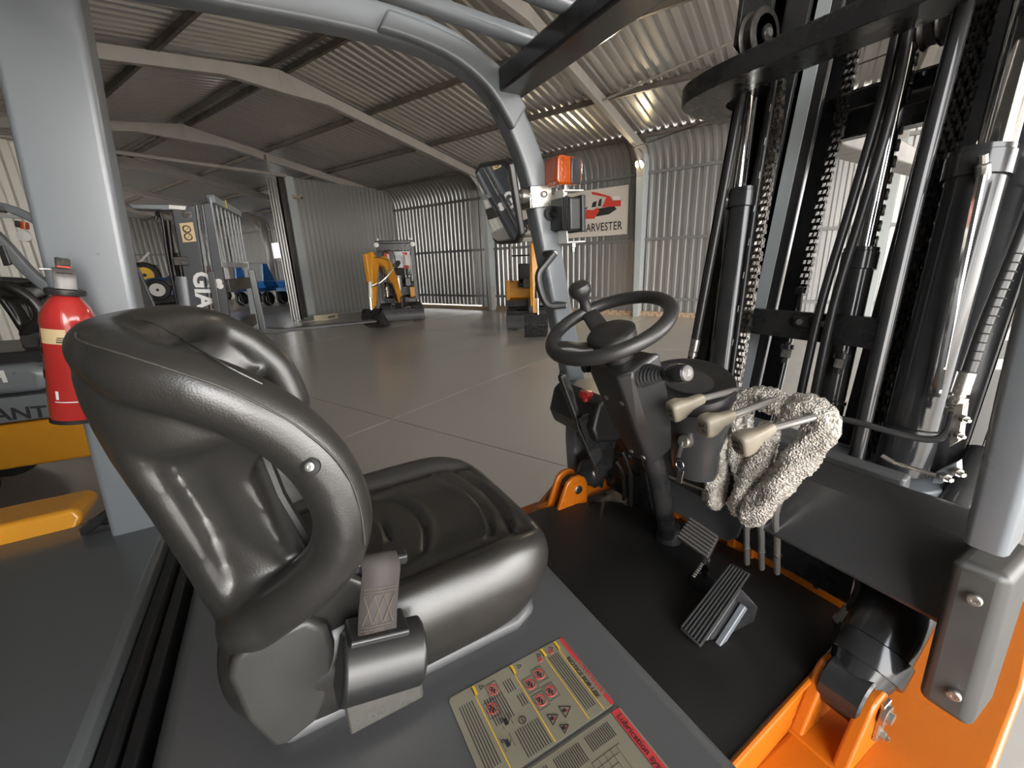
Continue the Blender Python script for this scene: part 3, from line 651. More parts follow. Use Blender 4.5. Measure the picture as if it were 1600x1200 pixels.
tl = MB().prism([V3((x, 1.165, z)) for x, z in ((.822, 1.835), (.834, 1.826), (.910, 1.830), (.922, 1.840), (.924, 1.898), (.914, 1.908), (.836, 1.912), (.824, 1.902))], (0, .075, 0)).build('turn_signal', 'amber', truck, bevel=.008, seg=3)
MB().box((.874, 1.160, 1.830), (.912, 1.166, 1.905)).build('signal_lens', 'lens_dark', tl, bevel=.003)
MB().cyl((.878, 1.20, 1.80), (.878, 1.20, 1.83), .010, 10).build('signal_stud', 'zinc', tl)
wk = MB(); c0 = V3((.872, 1.20, 1.745)); c1 = V3((.955, 1.20, 1.752))
wk.frame_box((.893, 1.20, 1.742), (1, 0, .03), (0, 1, 0), (-.03, 0, 1), (-.02, -.035, -.05), (.025, .035, .05))
wk = wk.build('work_lamp', 'black_plastic', truck, bevel=.006)
for k in range(7): MB().frame_box((.842+.0075*k, 1.20, 1.742), (1, 0, .03), (0, 1, 0), (-.03, 0, 1), (0, -.036+.001*k, -.052+.002*abs(k-3)), (.0035, .036-.001*k, .052-.002*abs(k-3))).build('cooling_fin', 'black_gloss', wk)
MB().frame_box((.916, 1.20, 1.743), (1, 0, .03), (0, 1, 0), (-.03, 0, 1), (0, -.042, -.056), (.016, .042, .056)).build('lamp_rim', 'cowl_grey', wk, bevel=.004)
MB().lathe((.90, 1.185, 1.652), (0, 0, -1), [(.010, 0), (.010, .012), (.006, .014), (.006, .026), (0, .026)], 6).build('lamp_bolt', 'zinc', wk)
MB().lathe((.838, 1.226, 1.748), (0, -1, 0), [(.022, 0), (.022, .003), (.012, .004), (.010, -.002), (0, -.002)], 18).build('cable_grommet', 'rubber', truck)
for k in (0, 1): MB().tube(cat([(.838, 1.235, 1.75), (.842, 1.205, 1.745-.004*k), (.868, 1.19, 1.722+.004*k), (.893, 1.19, 1.712)], 5), .0045, 8).build('lamp_cable', 'hose', truck)
hp = cat([at(px, py, y=1.185) for px, py in ((866, 396), (853, 412), (842, 428), (843, 448), (851, 470), (860, 478), (882, 477))], 4)
hd = MB().sweep(hp, rrect(.022, .018, .006, 3), up=(0, 1, 0)).build('grab_handle', 'black_plastic', truck, ang=50)
for p in (hp[0], hp[-1]): MB().cyl(p+V3((0, .05, 0)), p+V3((0, -.004, 0)), .012, 12).build('handle_foot', 'black_plastic', hd); MB().lathe(p+V3((0, -.004, 0)), (0, -1, 0), [(.008, 0), (.008, .003), (.004, .003), (.004, .001), (0, .001)], 10).build('handle_bolt', 'zinc', hd)
# ------------------------------------------------------------------ steering wheel and column
WA = math.radians(24); WN = V3((-math.sin(WA), 0, math.cos(WA))); WX = V3((math.cos(WA), 0, math.sin(WA))); WY = V3((0, 1, 0)); WC = V3((.62, .69, 1.46))
def wp(a, r, h=0): return WC+(WX*math.cos(a)+WY*math.sin(a))*r+WN*h
sw = MB().tube([wp(2*PI*k/48, .130) for k in range(48)], .0148, 14, closed=True).build('steering_wheel', 'soft_black', truck, ang=80)
hub = MB().lathe(WC+WN*-.062, WN, [(.030, -.05), (.032, 0), (.052, .012), (.054, .045), (.050, .05), (.044, .053), (0, .055)], 28).build('hub', 'soft_black', sw)
for a in (math.radians(70), math.radians(150)):
    MB().sweep(cat([wp(a, .03, -.035), wp(a, .065, -.030), wp(a, .10, -.010), wp(a, .130, -.002)], 4), lambda i: rrect(.048-.0008*i, .016, .006, 2), up=WN).build('spoke', 'soft_black', sw, ang=50)
ka = math.radians(70); kb = wp(ka, .128, .008)
MB().lathe(kb, WN, [(.015, -.004), (.0135, .010), (.012, .020), (.016, .030), (.025, .040), (.0275, .051), (.025, .061), (.016, .068), (0, .070)], 20).build('spinner_knob', 'soft_black', sw)
CD = -WN
def cp(d, x, y): return WC+CD*d+WX*x+WY*y     # along the column, x ahead, y left
sec0 = [(.055, -.066), (.055, .066), (-.03, .066), (-.055, .045), (-.055, -.045), (-.03, -.066)]
s2 = MB()
prof = [(.085, .80, .9), (.092, .95, 1.0), (.10, 1.0, 1.0), (.24, .95, .93), (.36, .70, .62), (.372, .62, .55)]
vs = [cp(d, x*kx, y*ky) for d, kx, ky in prof for x, y in sec0]; k = 6
s2.add(vs, [(i*k+j, i*k+(j+1) % k, (i+1)*k+(j+1) % k, (i+1)*k+j) for i in range(len(prof)-1) for j in range(k)]+[tuple(range(5, -1, -1)), tuple(range((len(prof)-1)*k, len(prof)*k))])
shd = s2.build('column_shroud', 'black_plastic', truck, bevel=.010, seg=3)
MB().lathe(WC+CD*.06, CD, [(.026, 0), (.026, .02), (.034, .024), (.034, .05)], 18).build('column_collar', 'black_paint', shd)
for d, y in ((.165, .02), (.165, -.03), (.345, .018), (.345, -.022)): MB().lathe(cp(d, -.055*lerp([(.1, 1), (.24, .95), (.36, .72)], d), y), -WX, [(.0065, -.004), (.0065, .0008), (.003, .0008), (0, .0)], 10).build('shroud_screw', 'zinc', shd)
MB().tube(cat([cp(.35, 0, 0), cp(.45, .0, 0), V3((.90, .735, .86)), V3((.965, .775, .76)), V3((.985, .785, .715))], 4), [.028, .028, .028, .028, .027, .027, .027, .027, .026, .026, .026, .026, .026, .026, .026, .03, .034], 16).build('column_tube', 'black_paint', shd)
MB().lathe((.988, .787, .722), (0, 0, 1), [(.045, 0), (.043, .012), (.034, .035), (.032, .045)], 20).build('column_boot', 'black_gloss', shd)
# direction lever on the right with its gaiter, lamp switch stub on the left
l0, l1 = cp(.115, .0, -.060), at(1074, 583, y=.515)
dv = (l1-l0).normalized()
for k in range(7): MB().lathe(l0+dv*(.004+.0085*k), dv, [(.026-.0023*k, 0), (.029-.0023*k, .0035), (.024-.0023*k, .0075)], 16, sy=.8).build('gaiter_fold', 'rubber', shd)
lv = MB().lathe(l0, dv, [(.009, .05), (.014, .072), (.0185, .08), (.0195, .10), (.0195, (l1-l0).length-.012), (.0175, (l1-l0).length-.002), (.015, (l1-l0).length), (0, (l1-l0).length)], 18).build('direction_lever', 'black_gloss', truck, label='black turn lever with a grey end cap')
MB().lathe(l1, dv, [(.0155, 0), (.0155, .0015), (.013, .003), (0, .003)], 18).build('end_cap', 'worn_steel', lv)
MB().tube([l1+dv*.0035+dv.orthogonal().normalized()*.006*math.cos(2*PI*i/3)+dv.cross(dv.orthogonal()).normalized()*.006*math.sin(2*PI*i/3) for i in range(3)], .0008, 4, closed=True).build('end_mark', 'print_white', lv)
m0 = cp(.11, .0, .060)
for k in range(6): MB().lathe(m0+V3((-.004, .009, -.003))*k, (-.2, .9, -.2), [(.021-.0016*k, 0), (.023-.0016*k, .0035), (.019-.0016*k, .0075)], 14).build('gaiter_fold', 'rubber', shd)
# ------------------------------------------------------------------ dash
dm = V3((.865, .67, 1.298)); dn = V3((-.42, -.1, 1)).normalized(); dy = V3((0, 1, .10)).normalized(); dx_ = dy.cross(dn)
disp = MB().lathe(dm, dn, [(.088, -.05), (.096, -.02), (.098, -.006), (.094, .004), (.080, .008), (.072, .006), (.068, .002), (0, .002)], 40, sx=1.25, sy=.95, x0=dy).build('display_pod', 'black_plastic', truck, ang=50)
MB().lathe(dm+dn*.0025, dn, [(.056, 0), (.056, .0008), (0, .0008)], 36, sx=1.25, sy=.8, x0=dy).build('display_screen', 'cowl_grey', disp)
MB().lathe((.90, .65, 1.00), (-.10, .0, 1), [(.055, .05), (.060, .07), (.064, .13), (.080, .20), (.095, .245)], 28, sx=1.1, sy=.85, x0=(0, 1, 0)).build('pod_base', 'cowl_grey', truck)
# cross cowl: upper slanted face, lip, lower cut-out face
ct = [(1.05, .155), (1.07, 1.10)]
cw = MB()
cw.add([V3(p) for p in ((1.055, .150, 1.125), (1.075, 1.10, 1.10), (1.025, 1.10, 1.075), (1.000, .150, 1.098), (.965, 1.10, .965), (.945, .150, .958), (.962, 1.10, .94), (.942, .150, .945), (1.09, 1.10, .94), (1.09, .150, .94), (1.10, 1.10, 1.10), (1.085, .15, 1.125))],
       [(0, 1, 2, 3), (3, 2, 4, 5), (5, 4, 6, 7), (7, 6, 8, 9), (10, 1, 0, 11), (8, 10, 11, 9), (0, 3, 5, 7, 9, 11), (1, 10, 8, 6, 4, 2)])
cowl = cw.build('front_cowl', 'cowl_grey', truck, bevel=.010, seg=4)
MB().prism([V3((1.062, y, z)) for y, z in ((.60, 1.0), (1.12, 1.0), (1.12, .76), (.64, .77), (.61, .80), (.60, .85))], (.012, 0, 0)).build('cowl_apron', 'hood_grey', cowl, bevel=.003)
MB().box((1.12, .30, .90), (1.16, 1.10, 1.12)).build('cowl_back_rail', 'hood_grey', cowl, bevel=.008)
MB().box((1.10, .34, .765), (1.115, .64, 1.0)).build('cowl_backing', 'black_paint', cowl)
# right corner casing with two screws
cq = [at(px, py, y=.125) for px, py in ((1538, 868),)]
cs = MB(); Cx = .955
cs.add([V3(p) for p in ((.905, .165, 1.105), (1.08, .165, 1.10), (1.08, .098, 1.09), (.925, .098, 1.10), (.915, .158, .80), (1.06, .158, .79), (1.06, .088, .77), (.93, .088, .785))], [(0, 1, 2, 3), (7, 6, 5, 4), (0, 4, 5, 1), (1, 5, 6, 2), (2, 6, 7, 3), (3, 7, 4, 0)])
cas = cs.build('corner_casing', 'dusty_plastic', truck, bevel=.016, seg=4)
for p in (at(1522, 938, x=.908), at(1490, 1087, x=.915)):
    MB().lathe(p, (-1, -.15, 0), [(.010, -.004), (.010, .001), (.008, .003), (.004, .003), (.003, .001), (0, .001)], 14).build('casing_screw', 'zinc', cas)
# left end box with the stop button, its support plates
lb = MB().prism([V3((x, 1.165, z)) for x, z in ((.78, 1.10), (.80, 1.175), (.83, 1.195), (.99, 1.18), (.99, 1.06), (.88, 1.03), (.80, 1.05))], (0, -.24, 0)).build('side_console', 'black_plastic', truck, bevel=.012, seg=3)
sb = at(915, 622, z=1.20); MB().lathe(sb, (.05, 0, 1), [(.009, -.01), (.009, .002), (.019, .004), (.022, .012), (.018, .022), (0, .024)], 18).build('stop_button', 'red_plastic', lb, label='red mushroom stop button')
MB().prism([V3((.93, 1.15, 1.05)), V3((.99, 1.15, 1.05)), V3((1.0, 1.15, .74)), V3((.965, 1.15, .74))], (0, -.02, 0)).build('console_strut', 'black_paint', lb, bevel=.003)
MB().prism([V3((.93, 1.12, 1.05)), V3((1.02, 1.12, 1.05)), V3((1.06, 1.12, .74)), V3((1.02, 1.12, .74))], (0, -.24, 0)).build('console_back', 'black_paint', lb, bevel=.004)
# parking brake
pb = MB(); h0, h1 = at(878, 585, y=1.0), at(905, 660, y=.985); h2 = at(935, 720, y=.95)
hb = MB().sweep([h0, h0.lerp(h1, .06), h1], lambda i: rrect(.024+.004*(i > 0), .018+.003*(i > 0), .005, 2), up=(0, 1, 0)).build('parking_brake', 'black_plastic', truck, ang=50, label='black parking brake lever with a release pin')
MB().cyl(h0, h0+(h0-h1).normalized()*.008, .006, 10).build('release_pin', 'black_gloss', hb)
MB().bar(h1, h2, .010, .03, up=(1, 0, 0), w2=.012, h2=.05).build('lever_shank', 'black_paint', hb, bevel=.002)
mp = [at(px, py, y=.955) for px, py in ((905, 655), (930, 640), (957, 655), (962, 690), (957, 730), (935, 752), (920, 700))]
bs = MB().prism(mp, (0, .012, 0)).build('brake_bracket', 'black_paint', truck, bevel=.002)
for px, py in ((935, 662), (920, 665), (938, 688)): MB().lathe(at(px, py, y=.955), (0, -1, 0), [(.007, 0), (.007, .004), (0, .005)], 10).build('bracket_rivet', 'steel', bs)
for k, (a, b) in enumerate((((925, 700), (940, 760)), ((950, 715), (1000, 725)), ((962, 720), (975, 780)), ((972, 705), (985, 790)))):
    MB().tube(cat([at(a[0], a[1], x=.92), at((a[0]+b[0])/2+6, (a[1]+b[1])/2-8, x=.95), at(b[0], b[1], x=1.0)], 4), .008, 8).build('control_cable', 'hose', truck)
# key, ring and its tag
kb_ = at(1068, 690, x=.81)
ky = MB().lathe(kb_, (-.8, -.1, .15), [(.016, -.02), (.016, .0), (.012, .003), (0, .003)], 16).build('ignition_lock', 'zinc', truck)
MB().bar(kb_+V3((-.003, 0, 0)), at(1060, 715, x=.795), .004, .010, up=(1, 0, 0)).build('key', 'steel', ky)
rcn = at(1062, 726, x=.79); MB().tube([rcn+V3((.0, .011*math.cos(2*PI*k/16), .011*math.sin(2*PI*k/16))) for k in range(16)], .0013, 6, closed=True).build('key_ring', 'steel', ky)
MB().prism([at(px, py, x=.79) for px, py in ((1059, 734), (1068, 737), (1064, 756), (1055, 754))], (.003, 0, 0)).build('key_tag', 'steel', ky, bevel=.001)
MB().cyl(at(1045, 745, x=.95), at(1108, 770, x=.95), .0045, 8).build('control_rod', 'zinc', truck)
# ------------------------------------------------------------------ pedals
def pedal(name, corners, th, nrib, lab, axis):
    c = [V3(p) for p in corners]; n = (c[1]-c[0]).cross(c[3]-c[0]).normalized(); n = n if n.z > 0 else -n
    p = MB().prism(c, -n*th).build(name, 'rubber', truck, bevel=.006, seg=3, label=lab)
    for k in range(nrib):
        f = (k+.5)/nrib
        if axis: a, b = c[0].lerp(c[3], f), c[1].lerp(c[2], f)
        else: a, b = c[0].lerp(c[1], f), c[3].lerp(c[2], f)
        a, b = a.lerp(b, .03), b.lerp(a, .03)
        MB().bar(a+n*.001, b+n*.001, (c[0]-(c[3] if axis else c[1])).length/nrib*.62, .006, up=n).build('tread_rib', 'rubber' if not axis else 'dark_rib', p, bevel=.001)
    return p, n
mat('dark_rib', (.075, .068, .062), .6, bump=('noise', 300, .15, .0008))
pb_ = V3((.86, .58, .90)); pn = V3((-.55, -.22, .8))
bc = [atp(px, py, pb_, pn) for px, py in ((1078, 807), (1124, 838), (1106, 874), (1056, 838))]
bp2, n_ = pedal('brake_pedal', bc, .016, 7, 'grey ribbed brake pedal pad', True)
MB().bar(atp(1103, 868, pb_, pn)-n_*.016, V3((.925, .605, .73)), .010, .018, up=(0, 1, 0)).build('pedal_arm', 'black_paint', bp2, bevel=.002)
sp_ = MB(); a_, b_ = at(1098, 880, x=.86), at(1083, 902, x=.84)
for k in range(7): sp_.lathe(a_.lerp(b_, k/7), b_-a_, [(.0035, 0), (.0055, .0025), (.0035, .005)], 8)
sp_.build('return_spring', 'zinc', bp2)
MB().lathe((.915, .600, .7205), (0, 0, 1), [(.042, 0), (.042, .002), (.036, .0025), (.034, .0005), (0, .0005)], 22).build('pedal_boot', 'black_gloss', truck)
pa_ = V3((.80, .50, .79)); an = V3((-.55, -.30, .8))
ac = [atp(px, py, pa_, an) for px, py in ((1142, 878), (1174, 895), (1094, 1013), (1060, 981))]
ap, n_ = pedal('accelerator_pedal', ac, .014, 7, 'long black ribbed accelerator pedal', False)
mm = (ac[1]+ac[2])/2
MB().prism([mm.lerp(ac[1], .6)-n_*.014, mm.lerp(ac[2], .8)-n_*.014, V3((mm.x-.02, mm.y-.01, .722)), V3((mm.x+.09, mm.y-.02, .722)), V3((mm.x+.10, mm.y-.02, .76))], (0, .02, 0)).build('pedal_base', 'black_paint', ap, bevel=.002)
MB().bar(mm.lerp(ac[1], .45)+V3((.012, -.012, -.035)), mm.lerp(ac[2], .55)+V3((.012, -.012, -.040)), .014, .018).build('pedal_switch', 'truck_grey', ap, bevel=.002)
# ------------------------------------------------------------------ three hydraulic levers
marks = [((( -.5, .3), (.5, .3)), ((-.5, .3), (-.5, -.1)), ((.1, .3), (.1, 0)), ((-.5, -.4), (.3, -.4)), ((.3, -.4), (.3, -.1))),
         (((-.4, .45), (-.4, 0)), ((-.4, 0), (.2, .25)), ((-.1, -.2), (.4, -.45)), ((.2, .45), (.2, .1))),
         (((-.5, .45), (.3, .45)), ((-.5, .45), (-.5, .1)), ((-.1, .45), (-.1, .15)), ((.3, .45), (.3, 0)), ((-.5, -.2), (.4, -.2)), ((-.5, -.2), (-.5, -.5)), ((.0, -.2), (.0, -.5)))]
LEV = []
for k, (face, end, bend, low, foot) in enumerate((((1047, 645), (1098, 622), (1158, 608), (1166, 790), (1167, 880)), ((1098, 668), (1145, 648), (1218, 622), (1190, 790), (1190, 888)), ((1153, 697), (1207, 668), (1288, 648), (1215, 790), (1214, 895)))):
    f = at(*face, x=.715); e = at(*end, x=.792); d = (e-f).normalized(); L_ = (e-f).length
    q = MB(); up = V3((0, 0, 1)); sx_ = d.cross(up).normalized(); sy_ = sx_.cross(d)
    tabs = [(0, .78, .86), (.003, .92, 1.0), (.010, 1, 1.06), (.024, .98, 1.03), (.036, .80, .82), (.050, .62, .62), (L_-.004, .52, .5), (L_, .45, .44)]
    rings = []
    for h, wx, wy in tabs: rings += [f+d*h+sx_*x*wx+sy_*y*wy for x, y in rrect(.0385, .0455, .0125, 4)]
    n = 20; q.add(rings, [(i*n+j, i*n+(j+1) % n, (i+1)*n+(j+1) % n, (i+1)*n+j) for i in range(len(tabs)-1) for j in range(n)]+[tuple(range(n-1, -1, -1)), tuple(range((len(tabs)-1)*n, len(tabs)*n))])
    b = at(*bend, x=.915); lo = at(*low, x=.925); ft = at(*foot, x=1.03)
    lever = MB().tube(cat([e-d*.005, e.lerp(b, .5), b.lerp(e, .12)]+[b+V3((.014, 0, -.012)), b.lerp(lo, .22)+V3((.006, 0, 0)), lo, lo.lerp(ft, .5), ft], 5), .0075, 10).build('hydraulic_lever', 'rod_steel', truck)
    kn = q.build('lever_knob', 'knob', lever, ang=50)
    fr2 = MB().sweep([f-d*.0004, f+d*.0006], [(x, y) for x, y in rrect(.026, .033, .008, 3)], up=(0, 0, 1)); fr2.build('knob_badge', 'knob_mark', lever)
    for (x0, y0), (x1, y1) in marks[k]: MB().bar(f-d*.0008+sx_*x0*.016+sy_*y0*.020, f-d*.0008+sx_*x1*.016+sy_*y1*.020, .0024, .0014, up=d).build('knob_symbol', 'print_black', lever)
    for t_ in (.35, .7): MB().lathe(lo.lerp(ft, t_), ft-lo, [(.009, -.004), (.0095, 0), (.009, .004)], 10).build('rod_joint', 'zinc', lever)
    LEV.append((e, b, lo, ft))
# ------------------------------------------------------------------ bubble wrap on the levers (packing, a thing of its own)
def wrapped(path, r, nb=9):
    P = cat(path, 8); mb = MB(); nr = 30
    L_ = sum((P[i+1]-P[i]).length for i in range(len(P)-1)); nl = int(L_/.0042)
    cum = [0]
    for i in range(len(P)-1): cum.append(cum[-1]+(P[i+1]-P[i]).length)
    def pt(s):
        i = max(j for j in range(len(P)-1) if cum[j] <= s+1e-9); return P[i].lerp(P[i+1], min(1, (s-cum[i])/max(1e-9, cum[i+1]-cum[i])))
    Q = [pt(L_*i/nl) for i in range(nl+1)]; x = None; vs = []
    for i, p in enumerate(Q):
        t = (Q[min(i+1, nl)]-Q[max(i-1, 0)]).normalized(); x = t.orthogonal().normalized() if x is None else (x-t*x.dot(t)).normalized(); y = t.cross(x)
        env = .55+.45*sm(0, .1, i/nl)*(1-sm(.92, 1, i/nl)); ph = i*.0042/.0125
        for k in range(nr):
            a = 2*PI*k/nr
            bub = abs(math.sin(PI*ph))*abs(math.sin(a*nb/2+PI/2*(int(ph) % 2)))
            wob = 1+.10*math.sin(3*a+i*.11)+.07*math.sin(5*a-i*.23+1)+.05*math.sin(i*.31)
            vs.append(p+(x*math.cos(a)+y*math.sin(a))*(r*env*wob+.0045*bub+random.uniform(-.0009, .0009)))
    mb.add(vs, [(i*nr+k, i*nr+(k+1) % nr, (i+1)*nr+(k+1) % nr, (i+1)*nr+k) for i in range(nl) for k in range(nr)]+[tuple(range(nr-1, -1, -1)), tuple(range(nl*nr, (nl+1)*nr))])
    return mb
wr_ = thing('bubble_wrap', 'white bubble wrap wound round the three control levers', 'packaging', (.93, .50, 1.0))
X = .915
wrapped([at(1115, 628, x=X), at(1122, 690, x=X), at(1118, 740, x=X+.01), at(1116, 792, x=X+.02)], .027).build('wrap_roll', 'wrap', wr_, ang=80)
wrapped([at(1138, 640, x=X-.01), at(1180, 622, x=X), at(1218, 634, x=X), at(1225, 650, x=X)], .024).build('wrap_roll', 'wrap', wr_, ang=80)
wrapped([at(1200, 660, x=X), at(1192, 712, x=X+.005), at(1165, 765, x=X+.01), at(1148, 800, x=X+.02)], .024).build('wrap_roll', 'wrap', wr_, ang=80)
wrapped([at(1222, 655, x=X-.01), at(1258, 638, x=X), at(1285, 652, x=X+.005), at(1280, 678, x=X+.005), at(1238, 728, x=X), at(1195, 780, x=X), at(1166, 815, x=X+.01)], .029).build('wrap_roll', 'wrap', wr_, ang=80)
wrapped([at(1150, 640, x=X+.02), at(1160, 700, x=X+.02), at(1172, 760, x=X+.03)], .03).build('wrap_roll', 'wrap', wr_, ang=80)
# hydraulic pipe at the right of the mat
MB().tube(cat([at(px, py, x=xx) for px, py, xx in ((1180, 800, 1.12), (1250, 830, 1.10), (1315, 865, 1.08), (1343, 905, 1.05), (1335, 940, 1.03), (1318, 965, 1.02))], 5), .010, 10).build('brake_pipe', 'hose', truck)
pf = at(1330, 950, x=1.03); pg = at(1310, 975, x=1.01)
MB().cyl(pf, pf.lerp(pg, .6), .0135, 12).build('pipe_ferrule', 'zinc', truck); MB().lathe(pf.lerp(pg, .6), pg-pf, [(.014, 0), (.016, .004), (.016, .014), (.012, .018)], 6).build('pipe_nut', 'zinc', truck)
MB().cyl(pg, pg+V3((.05, -.03, -.02)), .016, 10).build('pipe_elbow', 'dark_steel', truck)
# ------------------------------------------------------------------ mast (leans a little forward)
MU = V3((.146, 0, .989)); MN = V3((.989, 0, -.146))
def am(px, py, x): return atp(px, py, (x, 0, 1.4), MN)
def mz(x, y, z): return V3((x+.1476*(z-1.4), y, z))
mast = MB()
def channel(mb, x0, x1, yw, lip, z0, z1, th=.018):
    """C section: web at yw, flanges reaching to lip"""
    s = 1 if lip > yw else -1
    for a, b, c, d in ((x0, x1, yw, yw+s*th*.7), (x0, x0+th, yw, lip), (x1-th, x1, yw, lip)):
        q = [mz(a, c, z0), mz(b, c, z0), mz(b, d, z0), mz(a, d, z0), mz(a, c, z1), mz(b, c, z1), mz(b, d, z1), mz(a, d, z1)]
        mb.add(q, [(0, 3, 2, 1), (4, 5, 6, 7), (0, 1, 5, 4), (1, 2, 6, 5), (2, 3, 7, 6), (3, 0, 4, 7)])
    return mb
m1 = channel(MB(), 1.385, 1.53, 1.06, .985, .35, 2.55); mast = m1.build('mast', 'black_gloss', truck, bevel=.003)
channel(MB(), 1.385, 1.53, .272, .345, .35, 2.55).build('outer_channel', 'black_gloss', mast, bevel=.003)
channel(MB(), 1.405, 1.55, .955, .875, .45, 2.75).build('middle_channel', 'black_gloss', mast, bevel=.003)
channel(MB(), 1.405, 1.55, .375, .45, .45, 2.75).build('middle_channel', 'black_gloss', mast, bevel=.003)
ic = channel(MB(), 1.43, 1.575, .868, .795, .5, 2.75).build('inner_channel', 'black_gloss', mast, bevel=.003)
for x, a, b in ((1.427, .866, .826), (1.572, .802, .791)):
    q = [mz(x, a, .5), mz(x, b, .5), mz(x, b, 2.75), mz(x, a, 2.75)]; MB().prism(q, (.004, 0, 0)).build('flange_sheen', 'column_paint', ic)  # pale strips paint the bright reflection on the black flanges
channel(MB(), 1.43, 1.575, .465, .535, .5, 2.75).build('inner_channel', 'black_gloss', mast, bevel=.003)
# bent tie plate over the top
tp = []
outer = cat([(1.245, .15, 0), (1.235, .5, 0), (1.225, .82, 0), (1.235, .98, 0), (1.275, 1.09, 0), (1.36, 1.15, 0), (1.60, 1.19, 0)], 5)
inner = cat([(1.60, 1.08, 0), (1.44, 1.05, 0), (1.39, 1.0, 0), (1.365, .93, 0), (1.36, .75, 0), (1.36, .5, 0), (1.36, .15, 0)], 5)
MB().prism([V3((p.x, p.y, 2.072)) for p in outer+inner], (0, 0, .055)).build('tie_plate', 'black_paint', mast, bevel=.003)
# cross plate with two bolts and the chain anchors
cb = MB().add([mz(1.36, .835, 1.345), mz(1.36, .36, 1.345), mz(1.36, .36, 1.425), mz(1.36, .835, 1.425), mz(1.385, .835, 1.345), mz(1.385, .36, 1.345), mz(1.385, .36, 1.425), mz(1.385, .835, 1.425)], [(0, 1, 2, 3), (7, 6, 5, 4), (0, 4, 5, 1), (1, 5, 6, 2), (2, 6, 7, 3), (3, 7, 4, 0)]).build('cross_plate', 'black_paint', mast, bevel=.002)
c0, c1 = am(1252, 503, 1.352), am(1290, 506, 1.352)
MB().bar(c0+V3((0, .02, 0)), c1-V3((0, .02, 0)), .010, .034).build('hose_clamp', 'black_paint', cb, bevel=.002)
for c in (c0, c1): MB().lathe(c+V3((-.005, 0, 0)), (-1, 0, .1), [(.0095, 0), (.0095, .007), (.006, .008), (0, .008)], 6).build('clamp_bolt', 'zinc', cb)
for px, py in ((1228, 552), (1313, 568)):
    p = am(px, py, 1.375); MB().cyl(p-MU*.03, p+MU*.035, .008, 10).build('anchor_rod', 'dark_steel', cb); MB().lathe(p, MU, [(.014, -.012), (.014, .012)], 6).build('anchor_nut', 'zinc', cb); MB().cyl(p+MU*.014, p+MU*.028, .019, 14).build('anchor_washer', 'black_paint', cb)
def lift(pxs, x, rb, rr, top, split, bot, nm, capc='black_gloss'):
    a, s, b = (am(px, py, x) for px, py in (bot, split, top))
    d = (b-a).normalized()
    c = MB().lathe(a, d, [(rb*1.05, 0), (rb*1.05, .10), (rb*1.12, .102), (rb*1.12, .112), (rb, .115), (rb, (s-a).length-.06), (rb*1.14, (s-a).length-.058), (rb*1.14, (s-a).length-.012), (rb*1.08, (s-a).length-.010), (rb*1.08, (s-a).length), (rr, (s-a).length)], 26).build('lift_cylinder', 'black_gloss', mast)
    MB().lathe(s, d, [(rr, -.01), (rr, (b-s).length), (rr*.8, (b-s).length+.003)], 22).build('piston_rod', 'chrome', c)
    MB().lathe(b, d, [(rb*.9, -.005), (rb*.95, 0), (rb*.95, .045), (rb*.7, .05)], 8).build('rod_head', capc, c)
    return c
lc = lift(0, 1.325, .043, .026, (1184, 140), (1152, 300), (1112, 700), '')
MB().lathe(am(1136, 318, 1.29), (-.3, .1, .9), [(.007, -.02), (.010, -.014), (.010, 0), (.007, .004), (.007, .016)], 10).build('bleed_fitting', 'zinc', lc)
MB().tube(cat([am(1134, 325, 1.29), am(1130, 400, 1.29), am(1118, 560, 1.29), am(1108, 680, 1.3)], 4), .005, 8).build('bleed_pipe', 'black_gloss', lc)
fc = lift(0, 1.44, .038, .025, (1432, -10), (1348, 388), (1284, 680), '')
rc_ = lift(0, 1.32, .050, .032, (1612, -60), (1556, 232), (1405, 735), '')
MB().lathe(am(1536, 258, 1.255), (-.3, .1, .9), [(.009, -.03), (.012, -.022), (.012, 0), (.008, .004), (.008, .02)], 10).build('bleed_fitting', 'zinc', rc_)
MB().tube(cat([am(1533, 275, 1.25), am(1515, 360, 1.25), am(1490, 480, 1.25), am(1462, 620, 1.26)], 4), .0075, 8).build('bleed_pipe', 'chrome', rc_)
# leaf chains
def chain(pts, x, wdt, m='greasy'):
    P = cat([am(px, py, x) for px, py in pts], 12); L_ = [0]
    for a, b in zip(P, P[1:]): L_.append(L_[-1]+(b-a).length)
    def pt(s):
        i = max(j for j in range(len(P)-1) if L_[j] <= s+1e-9); return P[i].lerp(P[i+1], min(1, (s-L_[i])/max(1e-9, L_[i+1]-L_[i])))
    pl, pn_ = MB(), MB(); pitch = .0205; n = int(L_[-1]/pitch)
    lat = V3((0, 1, 0))
    for k in range(n):
        a, b = pt(k*pitch), pt(min((k+1)*pitch, L_[-1]-1e-6)); t = (b-a).normalized(); o = t.cross(lat).normalized()
        if (b-a).length < 1e-5: continue
        offs = (-.5, .0, .5) if k % 2 else (-.25, .25)
        for f in offs:
            c = (a+b)/2+lat*f*wdt; q = []
            for u, v in ((-.62, -.26), (-.5, -.44), (-.28, -.46), (0, -.30), (.28, -.46), (.5, -.44), (.62, -.26), (.62, .26), (.5, .44), (.28, .46), (0, .30), (-.28, .46), (-.5, .44), (-.62, .26)): q.append(c+t*u*pitch*1.15+o*v*pitch*1.05-lat*.0018)
            pl.prism(q, lat*.0036)
        pn_.cyl(a-lat*(wdt*.62), a+lat*(wdt*.62), (.0042), 6)
    c = pl.build('chain', m, mast, kind='stuff'); pn_.build('chain_pins', 'greasy' if m == 'greasy' else 'dark_steel', c, kind='stuff'); return c
chain([(1222, 72), (1212, 200), (1190, 350), (1175, 450), (1148, 615)], 1.32, .024, 'chain_bright')
chain([(1342, 40), (1312, 190), (1278, 340), (1252, 462)], 1.45, .026)
